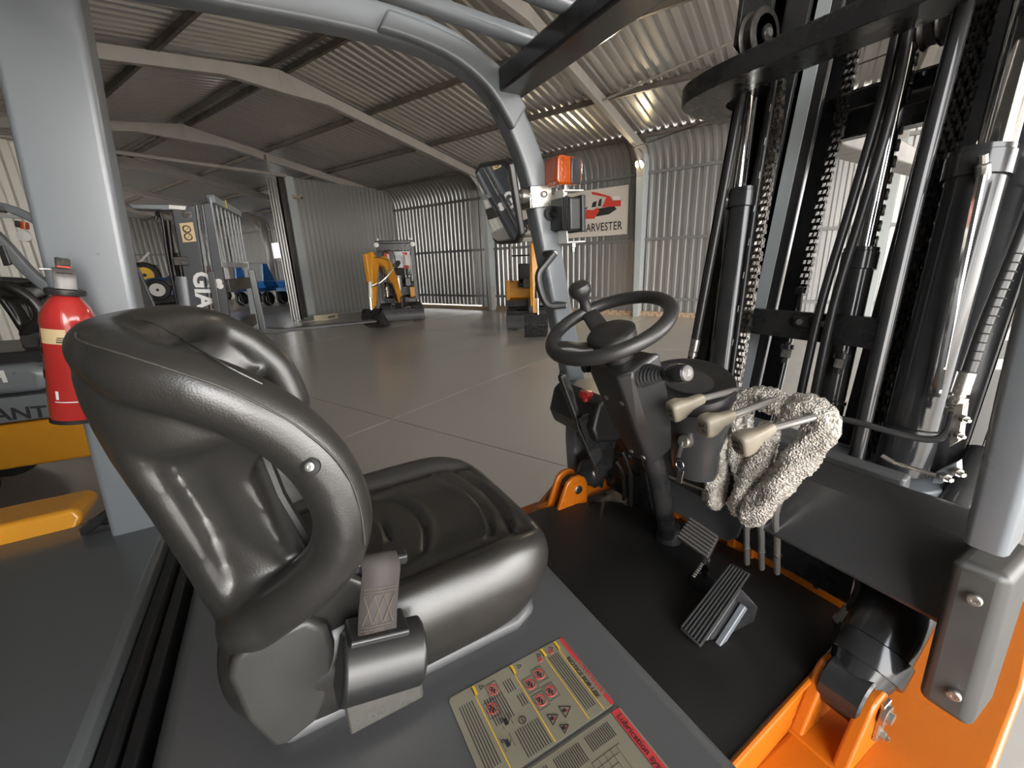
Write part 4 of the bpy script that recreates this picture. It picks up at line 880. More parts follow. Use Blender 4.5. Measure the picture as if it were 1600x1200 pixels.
chain([(1436, 20), (1404, 180), (1366, 350), (1338, 470)], 1.45, .026)
chain([(1545, -10), (1490, 200), (1430, 420), (1362, 720)], 1.33, .034)
for (a, b) in (((1252, 455), (1247, 495)), ((1338, 462), (1330, 505))):
    p, q = am(*a, 1.45), am(*b, 1.45); MB().cyl(p, q, .007, 8).build('anchor_rod', 'dark_steel', mast); MB().bar(p-MU*.012, p+MU*.012, .022, .03, up=(1, 0, 0)).build('anchor_block', 'black_paint', mast, bevel=.002)
# sheave
so = am(1186, 58, 1.33); shv = MB().lathe(so+V3((0, -.024, 0)), (0, 1, 0), [(.060, 0), (.070, .002), (.073, .006), (.062, .014), (.062, .036), (.073, .042), (.070, .046), (.060, .048), (.052, .046), (.051, .010), (.052, 0)], 32).build('sheave', 'dark_steel', mast)
MB().lathe(so+V3((0, -.03, 0)), (0, 1, 0), [(.024, 0), (.026, .008), (.024, .05)], 18).build('sheave_hub', 'black_paint', shv)
MB().lathe(so+V3((0, -.036, 0)), (0, 1, 0), [(.0, 0), (.011, 0), (.013, .004), (.013, .008)], 16).build('sheave_pin', 'zinc', shv)
for k in range(6):
    a = PI*k/3; MB().bar(so+V3((math.cos(a)*.02, 0, math.sin(a)*.02)), so+V3((math.cos(a)*.047, 0, math.sin(a)*.054)), .03, .008, up=(0, 1, 0)).build('sheave_spoke', 'black_paint', shv)
MB().prism([so+V3((x, .03, z)) for x, z in ((-.06, -.02), (-.05, .12), (.03, .14), (.07, .0), (.03, -.06))], (0, .015, 0)).build('sheave_bracket', 'black_paint', mast, bevel=.002)
so2 = am(1480, 30, 1.46); MB().lathe(so2, (0, 1, 0), [(.05, 0), (.055, .004), (.046, .012), (.046, .03), (.055, .038), (.05, .042)], 24).build('sheave', 'dark_steel', mast)
# cross bars of the inner mast near the top
for z, h, x in ((2.02, .045, 1.50), (2.22, .06, 1.47)): MB().bar(mz(x, .845, z), mz(x, .43, z), .03, h).build('cross_bar', 'black_gloss', mast, bevel=.004)
MB().bar(mz(1.47, .60, 1.93), mz(1.47, .44, 1.93), .06, .05).build('cross_bar', 'black_paint', mast, bevel=.004)
# hoses
def hose(pts, x, r, m='hose', nm='hydraulic_hose'): return MB().tube(cat([am(px, py, x) for px, py in pts], 6), r, 12).build(nm, m, mast)
h1 = hose([(1160, 140), (1142, 240), (1112, 400), (1088, 530)], 1.27, .0125)
f0, f1 = am(1087, 535, 1.27), am(1076, 585, 1.27); MB().lathe(f0, f1-f0, [(.0145, -.01), (.0145, .03), (.010, .034), (.013, .036), (.013, .05), (.009, .052), (.009, (f1-f0).length)], 12).build('hose_fitting', 'zinc', h1)
h2 = hose([(1222, 60), (1208, 150), (1180, 320), (1158, 480), (1136, 640)], 1.31, .0075)
for i in range(9): p = am(1204-i*8.3+0, 175+i*52, 1.31); MB().cyl(p+V3((-.0076, -.001, 0)), p+V3((-.0076, -.001, 0))+MU*.02, .0009, 4).build('hose_print', 'print_white', h2)
hose([(1408, 20), (1376, 160), (1330, 320), (1282, 480), (1246, 640)], 1.34, .0115)
hose([(1424, 20), (1396, 160), (1350, 320), (1302, 480), (1266, 650)], 1.335, .0115)
hose([(1515, -20), (1478, 120), (1430, 310), (1386, 500), (1336, 720)], 1.24, .0165, 'black_gloss', 'guide_rod')
h3 = hose([(1640, 250), (1590, 380), (1540, 500), (1512, 580)], 1.26, .0125)
for k in range(26):
    p = am(1588-k*2.7, 390+k*6.9, 1.26); MB().lathe(p, MU, [(.0127, -.0012), (.0134, 0), (.0127, .0012)], 10).build('hose_wrap', 'hose', h3) if k % 2 else None
g0, g1 = am(1510, 582, 1.26), am(1488, 650, 1.26); gd = (g1-g0)
MB().lathe(g0, gd, [(.0155, 0), (.0155, .045), (.011, .048), (.011, .052), (.0165, .054), (.0165, .070), (.010, .072), (.010, .078), (.0155, .080), (.0155, gd.length)], 12).build('hose_fitting', 'zinc', h3)
# pipe with its bracket, lower clamp
pp = cat([at(px, py, x=1.19) for px, py in ((1290, 650), (1340, 660), (1420, 682), (1462, 686), (1482, 672), (1490, 645))], 5)
MB().tube(pp, .0078, 10).build('steel_pipe', 'cowl_grey', mast)
def plate4(pxs, x, th, nm, m):
    return MB().prism([at(px, py, x=x) for px, py in pxs], (th, 0, 0)).build(nm, m, mast, bevel=.001)
b1 = plate4(((1490, 635), (1506, 632), (1498, 690), (1482, 699)), 1.185, .03, 'pipe_bracket', 'zinc')
for px, py in ((1507, 655), (1499, 680)): MB().lathe(at(px, py, x=1.18), (-.6, -.8, 0), [(.008, -.005), (.008, .004), (.004, .004), (.004, .012), (0, .012)], 6).build('bracket_bolt', 'zinc', b1)
b2 = plate4(((1462, 738), (1495, 722), (1496, 740), (1470, 756), (1456, 755)), 1.17, .03, 'cylinder_clamp', 'truck_grey')
MB().tube(cat([at(px, py, x=1.16) for px, py in ((1378, 712), (1400, 724), (1440, 736), (1462, 743))], 4), .005, 8).build('clamp_bow', 'zinc', b2)
for px, py in ((1478, 746), (1497, 738)): MB().lathe(at(px, py, x=1.165), (-.6, -.8, 0), [(.009, -.005), (.009, .004), (.005, .004), (.005, .014), (0, .014)], 6).build('clamp_nut', 'zinc', b2)
# mast foot: curved grey plate in front of the cowl
ft = MB().prism([V3((x, y, .90)) for x, y in ((1.17, 1.0), (1.17, .38), (1.175, .33), (1.20, .29), (1.25, .27), (1.36, .27), (1.36, 1.08), (1.17, 1.08))], (0, 0, .165)).build('mast_foot', 'truck_grey', mast, bevel=.004)
MB().box((1.20, .36, .35), (1.50, 1.02, .90)).build('axle_beam', 'black_paint', mast, bevel=.01)
# lettering down the outer face of the near channel
text('lettering', 'GIANT', .115, mz(1.405, .2713, 1.76), -MU, (1, 0, -.1476), 'print_white', mast, .0006, 1.0, 1.35, bold=.003)
# ------------------------------------------------------------------ fire extinguisher on the rear leg
ex_b, ex_t = at(122, 652, y=1.215), at(104, 470, y=1.215); ed = (ex_t-ex_b).normalized(); EL = (ex_t-ex_b).length
fx = thing('fire_extinguisher', 'red fire extinguisher strapped upright to the grey rear leg of the guard', 'fire extinguisher', tuple(ex_b))
R_ = .0435
bd = MB().lathe(ex_b, ed, [(R_*.90, 0), (R_*.97, .004), (R_*.97, EL-.05), (R_*.985, EL-.045), (R_*.93, EL-.028), (R_*.78, EL-.010), (R_*.58, EL+.003), (R_*.44, EL+.010), (R_*.40, EL+.014)], 40).build('cylinder', 'red_paint', fx, ang=60)
MB().lathe(ex_b, ed, [(R_*.99, -.004), (R_*1.0, .004), (R_*.97, .0045)], 40).build('foot_ring', 'rubber', bd)
tpn = ex_b+ed*(EL+.012)
nk = MB().lathe(tpn, ed, [(.030, 0), (.031, .002), (.031, .011), (.026, .013), (.014, .014), (.013, .04)], 24).build('collar', 'dark_steel', fx)
lx = unit((.35, -1, 0)); ly = ed.cross(lx).normalized()
vb = MB(); vb.frame_box(tpn, lx, ly, ed, (-.012, -.014, .012), (.020, .014, .045)); vb.build('valve_body', 'dark_steel', fx, bevel=.004)
hl = MB().sweep(cat([tpn+ed*.052-lx*.016, tpn+ed*.052-lx*.002, tpn+ed*.048+lx*.012, tpn+ed*.036+lx*.020, tpn+ed*.012+lx*.023], 4), rrect(.003, .034, .001, 1), up=ly).build('carry_handle', 'worn_steel', fx, ang=50)
MB().sweep(cat([tpn+ed*.052-lx*.008, tpn+ed*.068-lx*.008, tpn+ed*.072+lx*.004, tpn+ed*.058+lx*.014], 4), rrect(.003, .022, .001, 1), up=ly).build('squeeze_lever', 'steel', fx, ang=50)
MB().frame_box(tpn, lx, ly, ed, (-.014, -.010, .054), (.010, .010, .064)).build('seal_pin', 'red_plastic', fx, bevel=.001)
MB().bar(tpn+ed*.050-ly*.012-lx*.01, tpn+ed*.048-ly*.034-lx*.01, .012, .003).build('lever_tab', 'steel', fx, bevel=.001)
def on_cyl(a0, a1, h0, h1, nm, m, r=.0005, base=R_*.97, par=None):
    f = (V3((0, 0, EYE))-ex_b); f = (f-ed*f.dot(ed)).normalized(); g = f.cross(ed)
    q = MB().grid(lambda u, v: ex_b+ed*(h0+(h1-h0)*v)+(f*math.cos(a0+(a1-a0)*u)+g*math.sin(a0+(a1-a0)*u))*(base+r), 12, 2)
    return q.build(nm, m, par or bd, ang=60)
tg = on_cyl(math.radians(8), math.radians(70), EL-.085, EL-.055, 'paper_label', 'tag_paper')
on_cyl(math.radians(10), math.radians(28), EL-.082, EL-.079, 'label_print', 'print_black', .0009); on_cyl(math.radians(10), math.radians(28), EL-.077, EL-.075, 'label_print', 'print_black', .0009); on_cyl(math.radians(10), math.radians(26), EL-.073, EL-.071, 'label_print', 'print_black', .0009)
on_cyl(math.radians(-25), math.radians(45), .044, .046, 'band_line', 'print_white', .0006); on_cyl(math.radians(35), math.radians(42), .050, .068, 'band_mark', 'print_white', .0006)
for h in (.09, EL-.11): on_cyl(math.radians(75), math.radians(285), h, h+.018, 'strap', 'steel', .0012, R_*.98, bd)
MB().bar(ex_b+ed*.05+V3((0, .044, 0)), ex_b+ed*(EL-.05)+V3((0, .044, 0)), .03, .02, up=(0, 1, 0)).build('hanger_plate', 'black_paint', bd)

# the raised carriage and its two forks, seen between the channels
cr = MB().bar(mz(1.66, .98, 2.02), mz(1.66, .40, 2.02), .05, .14).build('carriage', 'black_paint', truck, bevel=.004)
for yy in (.93, .45):
    MB().prism([V3((x, yy-.055, z)) for x, z in ((1.72, 2.55), (1.775, 2.55), (1.785, 2.09), (1.84, 2.06), (2.1, 2.04), (2.9, 1.945), (2.95, 1.925), (2.9, 1.915), (1.90, 1.955), (1.77, 1.965), (1.72, 2.02))], (0, .11, 0)).build('fork', 'fork_paint', cr, bevel=.005)
# ------------------------------------------------------------------ the second truck, parked alongside
NX, NY = -1.50, 3.78
t2 = thing('forklift', 'grey and yellow forklift parked beyond the red fire extinguisher with its mast lowered', 'forklift', (-1.3, 4.4, 0))
by = 3.98
MB().prism([V3((x, by, z)) for x, z in ((-2.9, .40), (-1.36, .34), (-1.28, .42), (-1.36, .66), (-2.9, .70))], (0, 1.1, 0)).build('body', 'yellow', t2, bevel=.02, seg=3)
pn2 = MB().prism([V3((x, by-.005, z)) for x, z in ((-2.9, .715), (-1.42, .675), (-1.42, .845), (-2.9, .90))], (0, 1.1, 0)).build('side_panel', 'truck_grey', t2, bevel=.01)
text('lettering', 'GIANT', .115, (-1.885, by-.007, .722), (1, 0, -.09), (0.09, 0, 1), 'print_black', pn2, .0006, 1.0, 1.1, bold=.003)
h2_ = MB().prism([V3((x, by+.02, z)) for x, z in ((-2.9, .91), (-1.48, .86), (-1.44, 1.0), (-1.52, 1.06), (-2.9, 1.10))], (0, 1.05, 0)).build('bonnet', 'truck_grey', t2, bevel=.05, seg=4)
text('lettering', 'H', .11, (-1.735, by+.016, .962), (1, 0, -.06), (0, 0, 1), 'print_white', h2_, .0006, 1, 1.3, bold=.003)
MB().prism([V3((x, by+.12, z)) for x, z in ((-2.2, 1.05), (-1.32, 1.05), (-1.32, 1.13), (-2.2, 1.15))], (0, .8, 0)).build('seat_base', 'black_plastic', t2, bevel=.01)
def copy_tree(o, parent, m=None):
    c = o.copy(); col.objects.link(c); c.parent = parent
    if m is not None: c.matrix_parent_inverse = WM[parent.name].inverted(); c.matrix_basis = m
    for ch in list(o.children): copy_tree(ch, c)
    return c
copy_tree(seat, t2, Matrix.Translation((NX, NY, .07)))
MB().box((-1.30, by, .55), (-.35, by+1.05, .62)).build('floor_plate', 'black_paint', t2)
lg = cat([(-2.75, by, 2.16), (-1.9, by, 2.18), (-1.62, by, 2.10), (-1.45, by, 1.88), (-1.30, by, 1.56), (-.95, by, 1.15), (-.72, by, .8)], 6)
for dy_ in (0, 1.05): MB().sweep([p+V3((0, dy_, 0)) for p in lg], rrect(.06, .075, .012, 2), up=(0, 1, 0)).build('guard_leg', 'truck_grey', t2, wn=True, ang=50)
for x in (-1.75, -2.05): MB().box((x-.04, by, 2.11), (x+.04, by+1.05, 2.16)).build('guard_bar', 'cowl_grey', t2, bevel=.01)
for dy_ in (0, 1.02): MB().bar((-2.35, by+dy_, 1.1), (-2.3, by+dy_, 2.15), .08, .1, up=(0, 1, 0)).build('rear_leg', 'truck_grey', t2, bevel=.01)
mr = MB().prism([at(px, py, y=by-.05) for px, py in ((-6, 384), (6, 384), (17, 413), (5, 416))], (0, .03, 0)).build('door_mirror', 'black_plastic', t2, bevel=.006)
MB().prism([at(px, py, y=by-.06) for px, py in ((30, 345), (39, 347), (40, 358), (31, 357))], (0, .06, 0)).build('turn_signal', 'amber', t2, bevel=.005)
MB().prism([at(px, py, y=by-.04) for px, py in ((22, 344), (30, 345), (31, 356), (23, 354))], (0, .06, 0)).build('signal_lens', 'black_plastic', t2, bevel=.004)
MB().lathe(at(43, 369, y=by-.04), (-.3, -1, 0), [(.03, 0), (.035, .01), (.035, .03), (0, .034)], 16).build('work_lamp', 'white_paint', t2)
MB().tube(cat([at(px, py, y=by+.1) for px, py in ((18, 441), (30, 443), (45, 442), (52, 440))], 3), .008, 8).build('wheel_rim', 'black_plastic', t2)
ck = MB().prism([at(px, py, y=by+.02) for px, py in ((60, 432), (69, 436), (70, 449), (62, 444))], (0, .1, 0)).build('lever_knob', 'black_plastic', t2, bevel=.004)
# its front cowl edge
MB().prism([at(px, py, y=4.0) for px, py in ((196, 408), (214, 416), (252, 500), (200, 505))], (0, .05, 0)).build('front_cowl', 'cowl_grey', t2, bevel=.004)
# its mast
my = 3.95
def pm(px, py, y=my): return at(px, py, y=y)
chf = MB().prism([pm(268, 328), pm(304, 320), pm(340, 575), pm(312, 575)], (0, .10, 0)).build('mast', 'truck_dark', t2, bevel=.006) if False else None
mat('truck_dark', (.055, .058, .066), .35, var=(9, (.047, .05, .057), .35, .7, .05))
m2 = MB().prism([pm(268, 328), pm(304, 320), pm(338, 570), pm(312, 570)], (0, .09, 0)).build('mast', 'truck_dark', t2, bevel=.006)
tdir = (pm(338, 570)-pm(304, 320)).normalized(); rdir = V3((1, 0, .05))
text('lettering', 'GIANT', .155, tuple(pm(301, 424)+V3((0, -.002, 0))), tdir, V3((0, 1, 0)).cross(tdir)*-1, 'print_white', m2, .0006, 1.0, 1.05, bold=.005)
st = MB().prism([pm(280, 349, my-.002), pm(301, 347, my-.002), pm(307, 377, my-.002), pm(286, 379, my-.002)], (0, .001, 0)).build('warning_sticker', 'tag_paper', m2)
for cy in (358, 370): 
    c = pm(292+(cy-358)*.2, cy, my-.003); MB().tube([c+V3((.022*math.cos(2*PI*k/14), 0, .022*math.sin(2*PI*k/14))) for k in range(14)], .004, 4, closed=True).build('sticker_print', 'print_black', st); MB().bar(c+V3((-.02, 0, -.02)), c+V3((.02, 0, .02)), .005, .002).build('sticker_print', 'print_black', st)
MB().lathe(pm(292, 335), (0, -1, 0), [(.03, 0), (.03, .004), (.016, .005), (0, .005)], 18).build('roller_cover', 'dark_steel', m2)
ar = MB().prism([pm(201, 319), pm(266, 320), pm(292, 322), pm(292, 328), pm(262, 328), pm(208, 326)], (0, .12, 0)).build('tie_arm', 'truck_grey', m2, bevel=.004)
MB().prism([pm(264, 320, my-.003), pm(290, 322, my-.003), pm(290, 328, my-.003), pm(264, 326, my-.003)], (0, .002, 0)).build('arm_label', 'white_paint', ar)
for pts, r, m in ((((243, 336), (252, 336), (262, 400), (278, 480)), .010, 'hose'), (((243, 345), (245, 338), (252, 338)), .010, 'hose'), (((262, 345), (270, 410), (276, 440)), .018, 'greasy')):
    MB().tube(cat([pm(px, py, my+.12) for px, py in pts], 4), r, 10).build('hydraulic_hose', m, m2)
lc2 = MB().cyl(pm(284, 432, my+.03), pm(302, 560, my+.03), .045, 16).build('lift_cylinder', 'truck_grey', m2)
MB().cyl(pm(278, 395, my+.03), pm(284, 432, my+.03), .02, 12).build('piston_rod', 'greasy', lc2)
MB().bar(pm(272, 408), pm(294, 408), .05, .06).build('hose_bracket', 'dark_steel', m2, bevel=.004)
for k in range(3): MB().prism([pm(305+k*5, 320+k*.5, my+.03*k), pm(308+k*5, 320+k*.5, my+.03*k), pm(345+k*5, 570, my+.03*k), pm(341+k*5, 570, my+.03*k)], (0, .03, 0)).build('inner_channel', 'truck_grey' if k != 1 else 'black_paint', m2, bevel=.002)
c2 = MB().prism([pm(317, 318, my+.05), pm(332, 317, my+.05), pm(368, 560, my+.05), pm(352, 560, my+.05)], (0, .12, 0)).build('carriage_post', 'truck_dark', m2, bevel=.004)
for px, py in ((342, 440), (344, 447)): MB().lathe(pm(px, py, my+.045), (0, -1, 0), [(.022, 0), (.022, .008), (0, .01)], 12).build('post_bolt', 'white_paint', c2)
MB().prism([pm(324, 425, my-.02), pm(334, 423, my-.02), pm(350, 520, my-.02), pm(340, 520, my-.02)], (0, .05, 0)).build('fork_bar', 'cowl_grey', m2, bevel=.004)
# load backrest
bx = -.235
def bb(y, z): return V3((bx-.075+.13*(y-4.0)+.04*(z-1.6), y, z))
br_ = MB().bar(bb(4.02, 2.13), bb(4.98, 2.13), .05, .055).build('load_backrest', 'truck_grey', t2, bevel=.004)
MB().bar(bb(4.02, 1.66), bb(4.98, 1.66), .05, .04).build('backrest_rail', 'truck_grey', br_, bevel=.003)
for k in range(8): y = 4.02+.137*k; MB().bar(bb(y, 1.64), bb(y, 2.14), .05, .012, up=(1, 0, 0)).build('backrest_bar', 'truck_grey', br_, bevel=.002)
MB().box((bx+.02, 4.35, 2.11), (bx+.024, 4.45, 2.17)).build('backrest_tag', 'print_yellow', br_)
for z in (1.15, 1.5): MB().bar(bb(4.02, z), bb(4.98, z), .05, .10).build('carriage_bar', 'dark_steel', br_, bevel=.004)
MB().bar(bb(4.95, 1.05), bb(4.95, 1.7), .05, .11, up=(0, 1, 0)).build('carriage_post', 'truck_grey', br_, bevel=.004)
fk = MB().prism([V3((x, 4.43, z)) for x, z in ((-.16, 1.62), (-.11, 1.62), (-.11, 1.10), (.0, 1.085), (.86, 1.075), (.885, 1.068), (.86, 1.058), (-.06, 1.045), (-.135, 1.055), (-.16, 1.10))], (0, .14, 0)).build('fork', 'cowl_grey', t2, bevel=.006)
for x, r, y in ((-2.2, .27, 4.02), (-2.2, .27, 4.9), (-.25, .33, 4.0), (-.25, .33, 4.95)): MB().lathe((x, y, r), (0, 1, 0), [(r*.35, .02), (r*.5, 0), (r*.93, 0), (r, .03), (r, .17), (r*.5, .19)], 24).build('wheel', 'rubber', t2)
MB().box((-1.4, 4.1, .30), (-.2, 4.95, .55)).build('axle_beam', 'black_paint', t2)
# ------------------------------------------------------------------ mini excavators by the wall
def frame(v, u, fv, fu):
    """building position and facing (in v,u) -> matrix with local x ahead, y left"""
    f = (BM @ V3((fv, fu, 0))).normalized(); l = V3((0, 0, 1)).cross(f); p = BM @ V3((v, u, 0))
    return Matrix(((f.x, l.x, 0, p.x), (f.y, l.y, 0, p.y), (0, 0, 1, 0), (0, 0, 0, 1)))
class Local:
    def __init__(s, root, M): s.root = root; s.M = M
    def put(s, mb, name, m, parent=None, **k):
        mb.v = [tuple(s.M @ V3(p)) for p in mb.v]; return mb.build(name, m, parent or s.root, **k)
def excavator(M, label, swing, wide, boom_pts, arm_pts, has_canopy, group=None):
    root = thing('mini_excavator', label, 'excavator', tuple(M.translation)); L = Local(root, M); S = wide/1.1
    for y in (-.43*S, .43*S):                       # tracks with their rollers
        q = [(-.78, .12), (-.70, .02), (.62, .02), (.74, .10), (.80, .24), (.74, .38), (.60, .44), (-.62, .44), (-.78, .36)]
        tr = L.put(MB().prism([V3((x, y-.13*S, z)) for x, z in q], (0, .26*S, 0)), 'track', 'rubber', bevel=.02)
        for k in range(16):
            f = k/16; n = len(q); a = f*n; i = int(a) % n; p = V3((q[i][0], 0, q[i][1])).lerp(V3((q[(i+1) % n][0], 0, q[(i+1) % n][1])), a-int(a))
            L.put(MB().box((p.x-.03, y-.135*S, p.z-.02), (p.x+.03, y+.135*S, p.z+.02)), 'track_lug', 'rubber', tr)
        for x in (-.55, 0, .58): L.put(MB().lathe((x, y-.14*S, .23), (0, 1, 0), [(.03, 0), (.13, .005), (.13, .27*S), (.03, .28*S)], 14), 'track_wheel', 'dark_steel', tr)
    bl = []
    for i in range(7):
        a = math.radians(-50+100*i/6); bl.append((1.02+.10*(1-math.cos(a)), .05+.32*(i/6)))
    L.put(MB().prism([V3((x, -.58*S, z)) for x, z in bl]+[V3((x-.03, -.58*S, z)) for x, z in reversed(bl)], (0, 1.16*S, 0)), 'dozer_blade', 'blade_grey', bevel=.004)
    for y in (-.2, .2): L.put(MB().bar((.5, y, .3), (1.02, y, .22), .07, .09), 'blade_arm', 'dark_steel')
    L.put(MB().box((-.5, -.3, .2), (.5, .3, .42)), 'undercarriage', 'dark_steel', bevel=.02)
    L.put(MB().lathe((0, 0, .42), (0, 0, 1), [(.32, 0), (.32, .1)], 24), 'slew_ring', 'dark_steel')
    bd = L.put(MB().prism([V3((x, y, .52)) for x, y in ((.55, -.46), (.55, .46), (-.45, .52), (-.68, .35), (-.72, 0), (-.68, -.35), (-.45, -.52))], (0, 0, .14)), 'platform', 'dark_steel', bevel=.02)
    hd_ = L.put(MB().prism([V3((x, y, .66)) for x, y in ((-.10, -.50), (-.10, .50), (-.45, .52), (-.70, .35), (-.74, 0), (-.70, -.35), (-.45, -.52))], (0, 0, .46)), 'engine_cover', 'black_paint' if has_canopy else 'yellow', bevel=.05, seg=3)
    L.put(MB().box((.05, .30, .66), (.50, .52, 1.12 if not has_canopy else .98)), 'side_box', 'yellow', bevel=.03, seg=3)
    L.put(MB().box((.02, -.54, .64), (.10, -.44, 1.15)), 'side_panel', 'yellow', bevel=.01)
    L.put(MB().box((.45, -.46, .56), (.56, .25, .68)), 'foot_step', 'black_paint', bevel=.01)
    st_ = L.put(MB().box((-.12, -.22, .98), (.28, .22, 1.10)), 'operator_seat', 'rubber', bevel=.03)
    L.put(MB().box((-.14, -.21, 1.10), (-.04, .21, 1.55)), 'backrest', 'rubber', st_, bevel=.03)
    if has_canopy:
        for y in (-.50, .50):
            for x in (-.35, .48): L.put(MB().bar((x, y, .62), (x-.04, y, 2.28), .09, .09, up=(0, 1, 0)), 'canopy_post', 'black_paint')
        rf = L.put(MB().box((-.52, -.56, 2.24), (.56, .56, 2.34)), 'canopy_roof', 'black_paint', bevel=.02)
        L.put(MB().box((.50, -.50, 2.08), (.58, .50, 2.24)), 'roof_beam', 'black_paint', rf)
        for y in (-.52, .52):
            L.put(MB().lathe((.58, y, 2.22), (1, 0, 0), [(.05, -.03), (.07, 0), (.07, .02), (0, .025)], 14), 'work_lamp', 'lamp_white', rf)
            L.put(MB().lathe((.52, y*.9, 2.34), (0, 0, 1), [(.03, 0), (.03, .06), (0, .07)], 10), 'marker_lamp', 'lamp_white', rf)
        gl = L.put(MB().box((-.36, -.44, 1.30), (-.34, .44, 2.08)), 'rear_glass', 'glass_dark', rf)
        for y0, y1 in ((.20, .36), (-.36, -.20)): L.put(MB().box((-.338, y0, 1.5), (-.332, y1, 2.02)), 'glass_sticker', 'sign_red' if y0 < 0 else 'sign_red', gl); L.put(MB().box((-.331, y0+(.09 if y0 < 0 else -.0), 1.62), (-.328, y0+(.155 if y0 < 0 else .06), 1.98)), 'glass_sticker', 'white_paint', gl)
        L.put(MB().box((.40, .26, 1.62), (.42, .48, 1.92)), 'paper_notice', 'white_paint', rf)
        L.put(MB().lathe((.02, 0, 1.66), (1, 0, .1), [(.0, 0), (.12, .0), (.14, .03), (.12, .07), (0, .08)], 18, sy=.6), 'headrest', 'rubber', st_)
        for y in (-.28, .28): 
            lv_ = L.put(MB().box((.10, y-.09, 1.0), (.42, y+.09, 1.26)), 'control_box', 'black_plastic', bevel=.02); L.put(MB().cyl((.32, y, 1.26), (.36, y, 1.48), .018, 8), 'joystick', 'black_plastic', lv_); L.put(MB().ball((.36, y, 1.5), .035, 10), 'joystick_knob', 'black_plastic', lv_)
        cs_ = L.put(MB().box((.46, -.12, .70), (.52, .10, 1.34)), 'console', 'black_paint', bevel=.01)
        L.put(MB().box((.525, -.03, .72), (.53, .03, 1.28)), 'console_strip', 'zinc', cs_); L.put(MB().ball((.53, 0, 1.30), .06, 10, (1, 1, .6)), 'console_lamp', 'lamp_white', cs_)
        L.put(MB().lathe((.5, -.38, .72), (0, 0, 1), [(.07, 0), (.07, .3), (.05, .32), (0, .32)], 12), 'filter', 'steel'); L.put(MB().cyl((.55, -.47, .7), (.53, -.47, 1.25), .02, 8), 'grab_rail', 'zinc')
    # swing post, boom, arm, bucket in a plane turned by the swing angle
    c_, s_ = math.cos(swing[0]), math.sin(swing[0]); o = V3((.62, swing[1], 0))
    def pl(x, z, y=0): x = x*1.62 if x > 0 else x; return o+V3((x*c_-y*s_, x*s_+y*c_, z))
    L.put(MB().bar(pl(-.1, .55), pl(.12, .55), .24, .34), 'swing_post', 'dark_steel', bevel=.02)
    def plate_(pts, w_, nm, m, parent=None):
        P_ = [pl(x, z, -w_/2) for x, z in pts]; return L.put(MB().prism(P_, V3((-s_*w_, c_*w_, 0))), nm, m, parent, bevel=.012)
    bm_ = plate_(boom_pts, .14, 'boom', 'yellow'); am_ = plate_(arm_pts, .12, 'arm', 'yellow')
    return L, root, pl, plate_, bm_, am_
mat('blade_grey', (.075, .075, .08), .4)
M1 = frame(9.1, 10.75, -.646, -.763)
L, root, pl, plate_, bm_, am_ = excavator(M1, 'yellow mini excavator with black canopy in the corner by the cross wall', (math.radians(-22), .0), 1.25,
    [(.0, .62), (.16, .55), (.42, 1.25), (.62, 1.60), (.92, 1.72), (.95, 1.84), (.55, 1.88), (.34, 1.72), (.14, 1.25)],
    [(.82, 1.70), (.98, 1.98), (1.08, 1.98), (1.12, 1.70), (1.26, .55), (1.16, .52), (.98, 1.25)], True)
plate_([(.96, 1.30), (1.14, 1.95), (1.26, 1.93), (1.24, 1.25), (1.14, 1.10)], .10, 'arm_guard', 'yellow', am_)
L.put(MB().cyl(pl(1.25, 1.25, .05), pl(1.30, .85, .05), .04, 12), 'bucket_cylinder', 'lamp_white', am_); L.put(MB().cyl(pl(1.30, .85, .05), pl(1.32, .55, .05), .025, 12), 'piston_rod', 'chrome', am_)
L.put(MB().cyl(pl(.15, .60, .0), pl(.40, 1.15, .0), .055, 12), 'boom_cylinder', 'black_paint', bm_); L.put(MB().cyl(pl(.40, 1.15, .0), pl(.62, 1.62, .0), .03, 12), 'piston_rod', 'chrome', bm_)
def bucket(y0=-.22, y1=.22, x=1.20, z=.5):
    q = [(x-.04, z+.02), (x+.10, z+.04), (x+.16, z-.14), (x+.10, z-.34), (x-.08, z-.46), (x-.30, z-.46)]
    q2 = [(px+.02*(1 if i > 2 else -1), pz+.02) for i, (px, pz) in enumerate(q)]
    b_ = L.put(MB().prism([pl(px, pz, y0) for px, pz in q]+[pl(px-.025, pz+.025, y0) for px, pz in reversed(q)], pl(0, 0, y1)-pl(0, 0, y0)), 'bucket', 'black_paint', bevel=.004)
    for yy in (y0, y1-.02): L.put(MB().prism([pl(px, pz, yy) for px, pz in q], (pl(0, 0, .02)-pl(0, 0, 0))), 'bucket_cheek', 'black_paint', b_)
    for k in range(4): yy = y0+.03+(y1-y0-.06)*k/3; L.put(MB().bar(pl(x-.28, z-.45, yy), pl(x-.42, z-.44, yy), .035, .03, w2=.02, h2=.012), 'bucket_tooth', 'dark_steel', b_)
    for yy in (y0*.4, y1*.4): L.put(MB().bar(pl(x+.0, z+.10, yy), pl(x+.06, z-.1, yy), .03, .12, up=(1, 0, 0)), 'bucket_lug', 'dark_steel', b_)
bucket()
for pts in (((1.0, 1.92, .02), (.95, 2.0, .5), (1.05, 1.6, .62), (1.25, 1.2, .30), (1.24, 1.12, .06)), ((1.0, 1.85, .0), (1.0, 1.75, .42), (1.10, 1.35, .42), (1.26, 1.15, .10)), ((.95, 1.75, -.1), (1.05, 1.6, -.22), (1.2, 1.3, -.08))):
    L.put(MB().tube(cat([pl(a, b, c) for a, b, c in pts], 6), .014, 8), 'hydraulic_hose', 'steel')
M2 = frame(9.35, 6.09, -.838, -.546)
